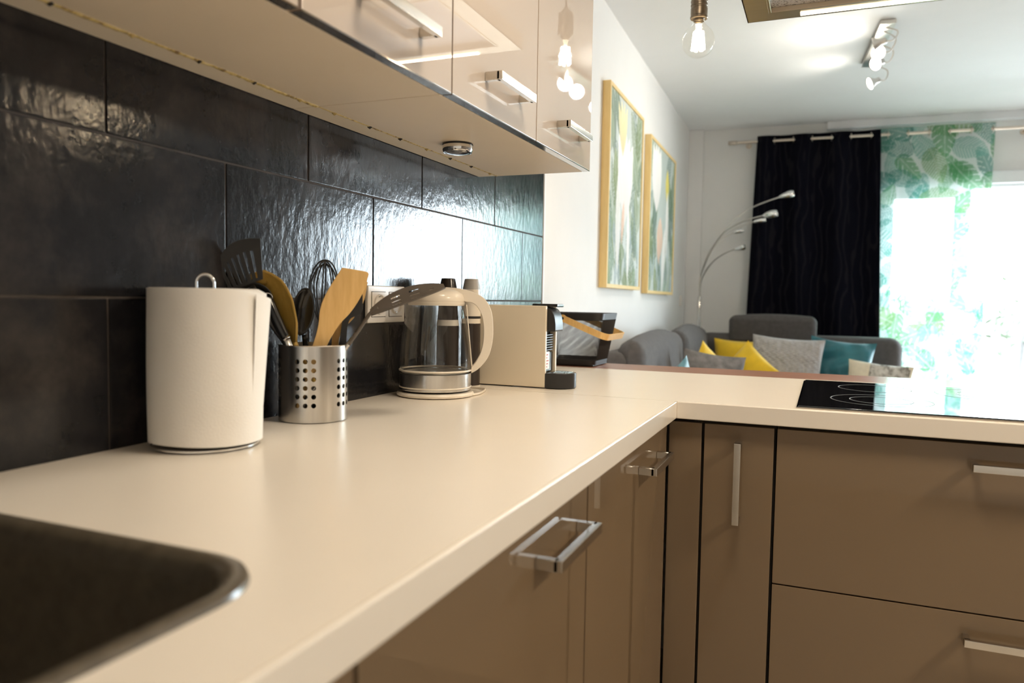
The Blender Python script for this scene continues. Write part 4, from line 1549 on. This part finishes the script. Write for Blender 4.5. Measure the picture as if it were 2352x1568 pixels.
def art_leaves(seed, w, h, flowers):
    rg = random.Random(seed)
    greens = [(0.16, 0.22, 0.08), (0.10, 0.17, 0.09), (0.24, 0.30, 0.12), (0.13, 0.20, 0.17), (0.33, 0.40, 0.28)]
    out = []
    for i in range(46):
        x, y = rg.uniform(0, w), rg.uniform(-0.02, h * 0.98)
        if 0.30 * w < x < 0.68 * w and y > 0.25 * h:
            x = rg.choice((rg.uniform(0, 0.25 * w), rg.uniform(0.7 * w, w)))
        out.append((x, y, rg.uniform(0.7, 2.4), rg.uniform(0.16, 0.34), rg.uniform(0.035, 0.075), rg.choice(('palm', 'palm', 'monstera', 'plain')), rg.choice(greens), 0.75))
    for i in range(22):
        out.append((rg.uniform(0, w), rg.uniform(0, 0.3 * h), rg.uniform(1.0, 2.2), rg.uniform(0.12, 0.22), rg.uniform(0.015, 0.03), 'plain', rg.choice([(0.30, 0.38, 0.40), (0.22, 0.32, 0.22), (0.5, 0.56, 0.56)]), 0.7))
    out += flowers
    return out


white, blush, butter = (0.86, 0.83, 0.80), (0.74, 0.50, 0.36), (0.85, 0.75, 0.42)
fl1 = []
for k, a in enumerate((1.2, 1.4, 1.57, 1.75, 1.95)):
    fl1.append((0.34 + 0.20 * math.cos(a), 0.34 + 0.17 * math.sin(a), a, 0.44, 0.075, 'plain', white, 0.95))
for a in (1.25, 1.5, 1.75, 2.0):
    fl1.append((0.27 + 0.12 * math.cos(a), 0.62 + 0.12 * math.sin(a), a, 0.26, 0.035, 'plain', butter, 0.85))
fl1 += [(0.30, 0.30, 1.4, 0.22, 0.03, 'plain', blush, 0.9), (0.43, 0.22, 1.6, 0.40, 0.035, 'plain', white, 0.9), (0.20, 0.30, 1.6, 0.5, 0.05, 'plain', white, 0.8)]
fl2 = []
for a in (1.3, 1.5, 1.7, 1.9):
    fl2.append((0.22 + 0.20 * math.cos(a), 0.50 + 0.16 * math.sin(a), a, 0.40, 0.085, 'plain', white, 0.95))
fl2 += [(0.36, 0.32, 1.5, 0.26, 0.10, 'plain', blush, 0.85), (0.32, 0.25, 1.9, 0.2, 0.05, 'plain', blush, 0.7), (0.58, 0.66, 1.6, 0.22, 0.06, 'plain', (0.80, 0.66, 0.10), 0.9), (0.60, 0.42, 1.57, 0.42, 0.055, 'plain', white, 0.9), (0.50, 0.20, 1.4, 0.4, 0.06, 'plain', white, 0.8)]
picture('tall framed botanical print nearest the wall cabinets', 0.783, 1.535, 1.177, 2.088, art_leaves(3, 0.716, 0.875, fl1), (0.60, 0.65, 0.62), 3)
picture('framed botanical print with a yellow bloom, farther along the wall', 1.748, 2.64, 1.163, 2.052, art_leaves(11, 0.856, 0.853, fl2), (0.50, 0.56, 0.52), 11)

sw = thing('light_switch', 'small white light switch on the left wall past the pictures', 'light switch', ML @ Vector((0, 3.23, 1.127)))
b = BM(); box(b, 0.0005, 0.009, 3.19, 3.272, 1.086, 1.168, 0.002, 2, ML)
obj('cover_plate', b, M_white, sw, smooth=True)
b = BM(); box(b, 0.0085, 0.013, 3.205, 3.257, 1.100, 1.154, 0.001, 1, ML)
obj('rocker', b, M_white, sw)

# ------------------------------------------------------------------ curtains and rod
YR = 3.38
rd = thing('curtain_rod', 'metal curtain rod across the far wall carrying both curtains', 'curtain rod', ML @ Vector((1.8, YR, 2.303)))
b = BM(); tube(b, [ML @ Vector((0.36, YR, 2.301)), ML @ Vector((3.6, YR, 2.301))], 0.0115, 14)
obj('rod', b, M_rod, rd, smooth=True)
b = BM(); tube(b, [ML @ Vector((0.30, YR, 2.301)), ML @ Vector((0.365, YR, 2.301))], 0.0155, 14)
obj('finial', b, M_rod, rd, smooth=True)
for x in (0.44, 2.20, 3.5):
    b = BM(); tube(b, [ML @ Vector((x, YR + 0.008, 2.297)), ML @ Vector((x, 3.495, 2.297))], 0.007, 10)
    lathe(b, [(0, 0), (0.022, 0), (0.022, 0.006), (0, 0.006)], 18, ML @ Matrix.Translation((x, 3.498, 2.297)) @ Matrix.Rotation(PI / 2, 4, 'X'))
    obj('bracket', b, M_rod, rd, smooth=True)

PER = 0.2555


def drape(x0, x1, xb0, xb1, zt, zb, amp, per, ph, seed):
    def f(u, v):
        x = x0 + (x1 - x0) * u
        yy = amp * np.cos(2 * PI * (x - ph) / per)
        k = 1 - v
        xx = x * (1 - k) + (xb0 + (xb1 - xb0) * u) * k
        yy = yy * (1 - 0.25 * k) + 0.012 * k * np.sin(2 * PI * (x - ph) / per * 0.5 + 1.0 + seed)
        z = zb + (zt - zb) * v + 0.006 * np.cos(2 * PI * (x - ph) / per) * (v > 0.97)
        return toW(np.stack([xx, YR + yy, z], -1))
    return f


dk = thing('dark_curtain', 'dark navy eyelet curtain hanging left of the printed voile', 'curtain', ML @ Vector((0.92, YR, 0.0)))
o = sheet('fabric', 160, 40, drape(0.505, 1.322, 0.44, 1.40, 2.340, 0.015, 0.042, PER, 0.690, 0.0), M_dark, dk)
md = o.modifiers.new('thickness', 'SOLIDIFY'); md.thickness = 0.002
for k in range(7):
    x = 0.690 - PER * 0.75 + PER / 2 * (k + 0.0) + PER / 2 * 0
    if 0.505 < x < 1.322:
        b = BM(); tube(b, [ML @ Vector((x, YR + 0.021 * math.cos(2 * PI * j / 20), 2.301 + 0.021 * math.sin(2 * PI * j / 20))) for j in range(20)], 0.0035, 6, closed=True)
        obj('eyelet', b, M_rod, dk, smooth=True)

rg = random.Random(5)
lv = []
teal_, green_, olive_, aqua_ = (0.08, 0.32, 0.26), (0.12, 0.38, 0.16), (0.25, 0.42, 0.16), (0.20, 0.48, 0.41)
W_, H_ = 0.70, 2.40
cells = []
for gy in range(20):
    for gx in range(6):
        cells.append((gx * 0.142 + rg.uniform(-0.04, 0.04) + (0.08 if gy % 2 else 0), gy * 0.126 + rg.uniform(-0.04, 0.04)))
rg.shuffle(cells)
for i, (x, y) in enumerate(cells):
    k = rg.choice(('palm', 'palm', 'palm', 'monstera', 'monstera'))
    lv.append((x, y, rg.uniform(0, 2 * PI), rg.uniform(0.17, 0.27), rg.uniform(0.05, 0.085), k, rg.choice((teal_, green_, olive_, aqua_, green_, teal_)), 0.72))
sh = thing('printed_voile_curtain', 'sheer white curtain printed with green tropical leaves over the window', 'curtain', ML @ Vector((1.68, YR, 0.0)))
nx, ny = 140, 420
o = sheet('fabric', nx, ny, drape(1.325, 2.018, 1.375, 1.99, 2.345, 0.02, 0.034, 0.252, 1.560, 1.0), M_sheer, sh)
paint(o, draw_leaves(nx, ny, W_, H_, (0.86, 0.89, 0.88), lv, None))
for k in range(7):
    x = 1.560 - 0.252 * 0.75 + 0.126 * k
    if 1.335 < x < 2.01:
        b = BM(); tube(b, [ML @ Vector((x, YR + 0.021 * math.cos(2 * PI * j / 20), 2.301 + 0.021 * math.sin(2 * PI * j / 20))) for j in range(20)], 0.0035, 6, closed=True)
        obj('eyelet', b, M_rod, sh, smooth=True)

# ------------------------------------------------------------------ arc floor lamp
fl = thing('arc_floor_lamp', 'five-armed chrome arc floor lamp in the corner behind the sofa', 'floor lamp', ML @ Vector((0.145, 3.2, 0)))
b = BM(); lathe(b, [(0, 0.001), (0.125, 0.001), (0.13, 0.006), (0.125, 0.022), (0.03, 0.032), (0.014, 0.05), (0, 0.05)], 40, ML @ Matrix.Translation((0.145, 3.2, 0)))
obj('base', b, M_chrome, fl, smooth=True)
b = BM(); tube(b, [ML @ Vector((0.145, 3.2, 0.04)), ML @ Vector((0.146, 3.2, 0.95)), ML @ Vector((0.147, 3.2, 1.16))], 0.0115, 12)
obj('pole', b, M_chrome, fl, smooth=True)
arms = [
    [(0.147, 3.2, 1.161), (0.15, 3.2, 1.3), (0.191, 3.188, 1.444), (0.275, 3.175, 1.587), (0.384, 3.164, 1.713), (0.505, 3.156, 1.799), (0.68, 3.15, 1.863)],
    [(0.147, 3.2, 1.161), (0.146, 3.2, 1.3), (0.205, 3.116, 1.447), (0.295, 3.036, 1.582), (0.374, 2.998, 1.643), (0.463, 2.971, 1.685), (0.587, 2.95, 1.715)],
    [(0.147, 3.2, 1.161), (0.147, 3.2, 1.3), (0.195, 3.218, 1.446), (0.279, 3.235, 1.588), (0.366, 3.243, 1.653), (0.444, 3.247, 1.686), (0.509, 3.25, 1.705)],
    [(0.147, 3.2, 1.161), (0.15, 3.2, 1.3), (0.2, 3.279, 1.477), (0.274, 3.326, 1.585), (0.325, 3.342, 1.62), (0.365, 3.35, 1.638)],
    [(0.147, 3.2, 1.161), (0.153, 3.2, 1.265), (0.191, 3.153, 1.346), (0.257, 3.08, 1.418), (0.338, 3.027, 1.468), (0.404, 3.0, 1.492)]]
for pts, L_, hw_ in zip(arms, (0.098, 0.092, 0.082, 0.068, 0.070), (0.030, 0.030, 0.021, 0.021, 0.020)):
    P = smooth_path([ML @ Vector(p) for p in pts], 5)
    b = BM(); tube(b, P, 0.0048, 8)
    a_ = obj('arm', b, M_steel, fl, smooth=True)
    dr = (P[-1] - P[-3]).normalized()
    dr = (dr + Vector((0, 0, -0.10))).normalized()
    q = Vector((0, 0, 1)).rotation_difference(dr).to_matrix().to_4x4()
    b = BM()
    lathe(b, [(0.006, -0.004), (0.012, 0.004), (hw_ * 0.72, L_ * 0.28), (hw_, L_ * 0.62), (hw_ * 0.98, L_ * 0.85), (hw_ * 0.82, L_), (hw_ * 0.70, L_), (hw_ * 0.6, L_ * 0.8), (0, L_ * 0.7)], 24, Matrix.Translation(P[-1]) @ q)
    obj('shade', b, M_chrome, a_, smooth=True)

# ------------------------------------------------------------------ corner sofa
sf = thing('corner_sofa', 'grey fabric corner sofa under the dark curtain', 'sofa', ML @ Vector((0.7, 2.0, 0)))


def soft(x0, x1, y0, y1, z0, z1, r, M=None, puff=0.0, nz=6):
    """upholstered block with round edges and a slight crown"""
    t_ = BM()
    box(t_, x0, x1, y0, y1, z0, z1, r, 4)
    if puff:
        bmesh.ops.subdivide_edges(t_, edges=[e for e in t_.edges if e.calc_length() > 0.12], cuts=4, use_grid_fill=True)
        cx, cy, cz = (x0 + x1) / 2, (y0 + y1) / 2, (z0 + z1) / 2
        for v in t_.verts:
            u, w_, q = (v.co.x - cx) / (x1 - x0) * 2, (v.co.y - cy) / (y1 - y0) * 2, (v.co.z - cz) / (z1 - z0) * 2
            if abs(q) > 0.6:
                v.co.z += math.copysign(puff * max(0, 1 - u * u) * max(0, 1 - w_ * w_), q)
            if abs(w_) > 0.6:
                v.co.y += math.copysign(puff * max(0, 1 - u * u) * max(0, 1 - q * q), w_)
            if abs(u) > 0.6:
                v.co.x += math.copysign(puff * max(0, 1 - w_ * w_) * max(0, 1 - q * q), u)
    put(t_, (M if M is not None else Matrix.Identity(4)))
    put(t_, ML)
    return t_


obj('base', soft(0.03, 1.50, 2.15, 3.12, 0.06, 0.30, 0.02), M_sofa, sf, smooth=True)
obj('base', soft(0.03, 0.95, 0.62, 2.15, 0.06, 0.30, 0.02), M_sofa, sf, smooth=True)
for a in ((0.25, 0.93, 0.64, 1.42), (0.25, 0.93, 1.43, 2.20), (0.25, 0.93, 2.21, 2.84), (0.94, 1.50, 2.21, 2.84)):
    obj('seat_cushion', soft(*a, 0.30, 0.45, 0.035, puff=0.012), M_sofa, sf, smooth=True)
obj('backrest', soft(0.03, 0.17, 0.60, 3.0, 0.30, 0.90, 0.05, puff=0.0), M_sofa, sf, smooth=True)
for (y0, y1, z1, xr) in ((0.66, 1.83, 0.945, 0.235), (1.85, 2.83, 0.945, 0.255)):
    obj('back_cushion', soft(0.11, xr, y0, y1, 0.43, z1, 0.062, puff=0.035), M_sofa, sf, smooth=True)
obj('backrest', soft(0.17, 1.475, 2.90, 3.09, 0.30, 0.905, 0.075, puff=0.0), M_sofa, sf, smooth=True, label='rear backrest with rounded end')
obj('headrest', soft(0.395, 0.945, 2.885, 3.00, 0.84, 1.030, 0.035, puff=0.018), M_sofa, sf, smooth=True, label='raised headrest')
for x, y in ((0.08, 0.68), (0.88, 0.68), (0.08, 3.05), (1.44, 3.05), (1.44, 2.22)):
    b = BM(); tube(b, [ML @ Vector((x, y, 0.0)), ML @ Vector((x, y, 0.065))], 0.02, 12)
    obj('leg', b, M_blackpl, sf, smooth=True)


def cushion(name, label, c, w, h, t_, matl, rot=(0, 0, 0), seed=0, wr=0.004, corner=0.07, n=26, freq=9, waves=0.0):
    b_ = BM()
    rnd = random.Random(seed)
    off = Vector((rnd.uniform(0, 50), rnd.uniform(0, 50), rnd.uniform(0, 50)))
    for sgn in (1, -1):
        def f(u, v):
            a, q = 2 * u - 1, 2 * v - 1
            # sides draw in between the pointed corners
            x = a * w / 2 * (1 - corner * (1 - q * q) * abs(a) ** 3)
            z = q * h / 2 * (1 - corner * (1 - a * a) * abs(q) ** 3)
            th_ = t_ / 2 * (max(0, 1 - a * a) ** 0.55) * (max(0, 1 - q * q) ** 0.55)
            nz_ = noise.noise(Vector((x * freq, z * freq, sgn * 3)) + off) * wr * min(1, th_ * 40)
            nz_ += waves * math.sin(x * 150 + 1.8 * math.sin(z * 190)) * math.sin(z * 210) * min(1, th_ * 40)
            return Vector((x, sgn * (th_ + nz_), z))
        grid(b_, f, n, n)
    bmesh.ops.remove_doubles(b_, verts=b_.verts, dist=0.0004)
    bmesh.ops.recalc_face_normals(b_, faces=b_.faces)
    Rm = Matrix.Rotation(rot[2], 4, 'Z') @ Matrix.Rotation(rot[0], 4, 'X') @ Matrix.Rotation(rot[1], 4, 'Y')
    put(b_, ML @ Matrix.Translation(c) @ Rm)
    o_ = obj(name, b_, matl, None, smooth=True)
    return tag(o_, label, 'cushion', 'scatter cushions on the sofa')


cushion('yellow_cushion', 'large yellow velvet cushion left of the pale grey plush one', (0.492, 2.70, 0.680), 0.37, 0.40, 0.15, M_yellow, (-0.22, 0.02, 0.05), 1, corner=0.08)
cushion('plush_cushion', 'pale grey plush cushion in the middle of the sofa', (0.770, 2.53, 0.692), 0.435, 0.44, 0.16, M_fluffy, (-0.20, 0.06, 0.0), 2, wr=0.008, n=70, freq=24, waves=0.0045)
cushion('teal_cushion', 'large teal satin cushion against the right end of the sofa', (1.085, 2.69, 0.692), 0.39, 0.42, 0.15, M_teal, (-0.22, 0.10, -0.10), 3, wr=0.034, corner=0.09, n=44, freq=13)
lc = cushion('lumbar_cushion', 'small cream cushion with grey fur print in front of the teal one', (1.290, 2.42, 0.640), 0.355, 0.28, 0.12, M_creamp, (-0.25, 0.09, -0.12), 4)
lc.data.materials.append(M_fur)
inv = (ML @ Matrix.Translation((1.290, 2.42, 0.640)) @ Matrix.Rotation(-0.12, 4, 'Z') @ Matrix.Rotation(-0.25, 4, 'X') @ Matrix.Rotation(0.09, 4, 'Y')).inverted()
for p in lc.data.polygons:
    c_ = inv @ p.center
    if -0.050 < c_.x < 0.155:
        p.material_index = 1
cushion('grey_cushion', 'mottled grey cushion near the bar top, in front of the yellow ones', (0.445, 1.30, 0.690), 0.31, 0.37, 0.13, M_greyp, (-0.15, 0.14, 0.35), 5, wr=0.014)
cushion('yellow_cushion', 'yellow cushion peeking up behind the mottled grey cushion', (0.390, 1.74, 0.690), 0.32, 0.32, 0.10, M_yellow, (-0.08, 0.60, 1.05), 6)
cushion('yellow_cushion', 'yellow cushion with a folded corner in front of the large yellow one', (0.560, 2.17, 0.685), 0.30, 0.31, 0.12, M_yellow, (-0.25, 0.72, -0.2), 7, wr=0.014)
cushion('teal_cushion', 'teal cushion corner showing left of the mottled grey cushion', (0.345, 1.00, 0.672), 0.28, 0.32, 0.09, M_teal, (-0.06, -0.35, 1.25), 8)

# ------------------------------------------------------------------ ceiling spotlights
cs = thing('ceiling_spotlight', 'chrome four-head spotlight bar on the living room ceiling', 'spotlight', ML @ Vector((1.165, 1.72, CEIL)))
b = BM(); box(b, -0.034, 0.034, -0.34, 0.34, CEIL - 0.022, CEIL - 0.0005, 0.003, 2, ML @ Matrix.Translation((1.162, 1.74, 0)) @ Matrix.Rotation(0.05, 4, 'Z'))
obj('base_plate', b, M_spotmetal, cs, smooth=True)
heads = [(1.128, 1.45, 2.335, (-1.0, 0.15, -0.25)), (1.150, 1.50, 2.312, (-0.45, -1.0, -0.35)), (1.155, 1.70, 2.318, (-0.7, -0.75, -0.35)), (1.158, 2.06, 2.316, (-1.0, -0.30, -0.45))]
for k, (x, y, z, dr) in enumerate(heads):
    p = ML @ Vector((x, y, z))
    dr = Vector(dr).normalized()
    q = Vector((0, 0, 1)).rotation_difference(dr).to_matrix().to_4x4()
    T_ = Matrix.Translation(p) @ q
    b = BM(); lathe(b, [(0.0, -0.052), (0.012, -0.052), (0.015, -0.048), (0.015, -0.028), (0.030, -0.004), (0.0345, 0.002), (0.0345, 0.006), (0.031, 0.004)], 28, T_)
    h_ = obj('spot_head', b, M_spotmetal, cs, smooth=True)
    b = BM(); lathe(b, [(0.031, 0.003), (0.022, 0.0055), (0, 0.0065)], 28, T_)
    obj('lens', b, M_lens, h_, smooth=True, label='glowing lens')
    top = ML @ Vector((1.165, min(2.05, max(1.43, y)), CEIL - 0.02))
    back = p - dr * 0.045
    side = Vector((0.062, 0.01, 0))
    b = BM(); tube(b, smooth_path([top, (top + back) / 2 + side * 0.9 + Vector((0, 0, 0.01)), back + side * 0.55, back + Vector((0, 0, -0.004)) * 0 + dr * 0.0], 6), 0.0035, 8)
    obj('spot_arm', b, M_spotmetal, cs, smooth=True)
    lamp('spot_light', 'SPOT', p + dr * 0.012, 11 if k in (0, 3) else 6, (1.0, 0.93, 0.82), 0.04, dr, angle=2.75)

# ------------------------------------------------------------------ terrace and what lies beyond
b = BM(); box(b, -2, 9, 3.73, 6.6, -0.14, -0.04, M=ML)
struct(obj('terrace_ground', b, M_deck))
rl = thing('balcony_railing', 'pale horizontal bar railing along the terrace edge outside', 'railing', ML @ Vector((3, 5.6, -0.04)))
for k in range(6):
    b = BM(); z = 0.16 + 0.17 * k
    box(b, 0.0, 7.0, 5.58, 5.60, z, z + (0.05 if k == 5 else 0.025), 0.003, 1, ML)
    obj('rail', b, M_house, rl)
for k in range(6):
    b = BM(); x = 0.4 + 1.25 * k
    box(b, x, x + 0.04, 5.60, 5.64, -0.04, 1.06, 0.003, 1, ML)
    obj('post', b, M_house, rl)
rng = random.Random(9)
for nm, lab, (x, y, z, r_) in (('potted_bush', 'pale green bush in a pot on the terrace by the open door', (2.62, 5.1, 1.02, 0.34)), ('potted_bush', 'pale green bush on the terrace seen through the voile', (1.78, 5.2, 0.95, 0.28))):
    pb = thing(nm, lab, 'plant', ML @ Vector((x, y, -0.04)), 'bushes on the terrace')
    b = BM(); lathe(b, [(0, -0.04), (0.15, -0.04), (0.20, 0.34), (0.21, 0.36), (0.18, 0.36), (0, 0.34)], 24, ML @ Matrix.Translation((x, y, 0)))
    obj('pot', b, M_house, pb, smooth=True)
    b = BM(); tube(b, [ML @ Vector((x, y, 0.33)), ML @ Vector((x + 0.02, y, z - 0.1))], 0.02, 8)
    obj('stem', b, M_house, pb, smooth=True)
    b = BM()
    for i in range(260):
        a, ph_ = rng.uniform(0, 2 * PI), math.acos(rng.uniform(-1, 1))
        rr_ = r_ * (0.45 + 0.6 * rng.random())
        p = ML @ Vector((x + rr_ * math.sin(ph_) * math.cos(a), y + rr_ * math.sin(ph_) * math.sin(a), z + rr_ * math.cos(ph_) * 1.1))
        d1 = Vector((rng.uniform(-1, 1), rng.uniform(-1, 1), rng.uniform(-1, 1))).normalized()
        d2 = d1.orthogonal().normalized()
        l_, w2 = 0.055, 0.018
        vs_ = [b.verts.new(p - d1 * l_), b.verts.new(p + d2 * w2), b.verts.new(p + d1 * l_), b.verts.new(p - d2 * w2)]
        b.faces.new(vs_)
    obj('foliage', b, M_leafgreen, pb)['kind'] = 'stuff'
nb = thing('neighbouring_house', 'pale flat-roofed house far beyond the terrace railing', 'house', ML @ Vector((4, 16, -3)))
b = BM(); box(b, -1, 9, 15, 20, -3, 0.9, M=ML)
obj('wall', b, M_house, nb)
b = BM(); box(b, -1.3, 9.3, 14.7, 20.3, 0.9, 1.1, M=ML)
obj('roof', b, M_house, nb)
for k in range(4):
    b = BM(); x = 0.4 + 2.2 * k
    box(b, x, x + 1.1, 14.96, 15.0, -1.2, 0.2, M=ML)
    obj('window', b, M_deck, nb)
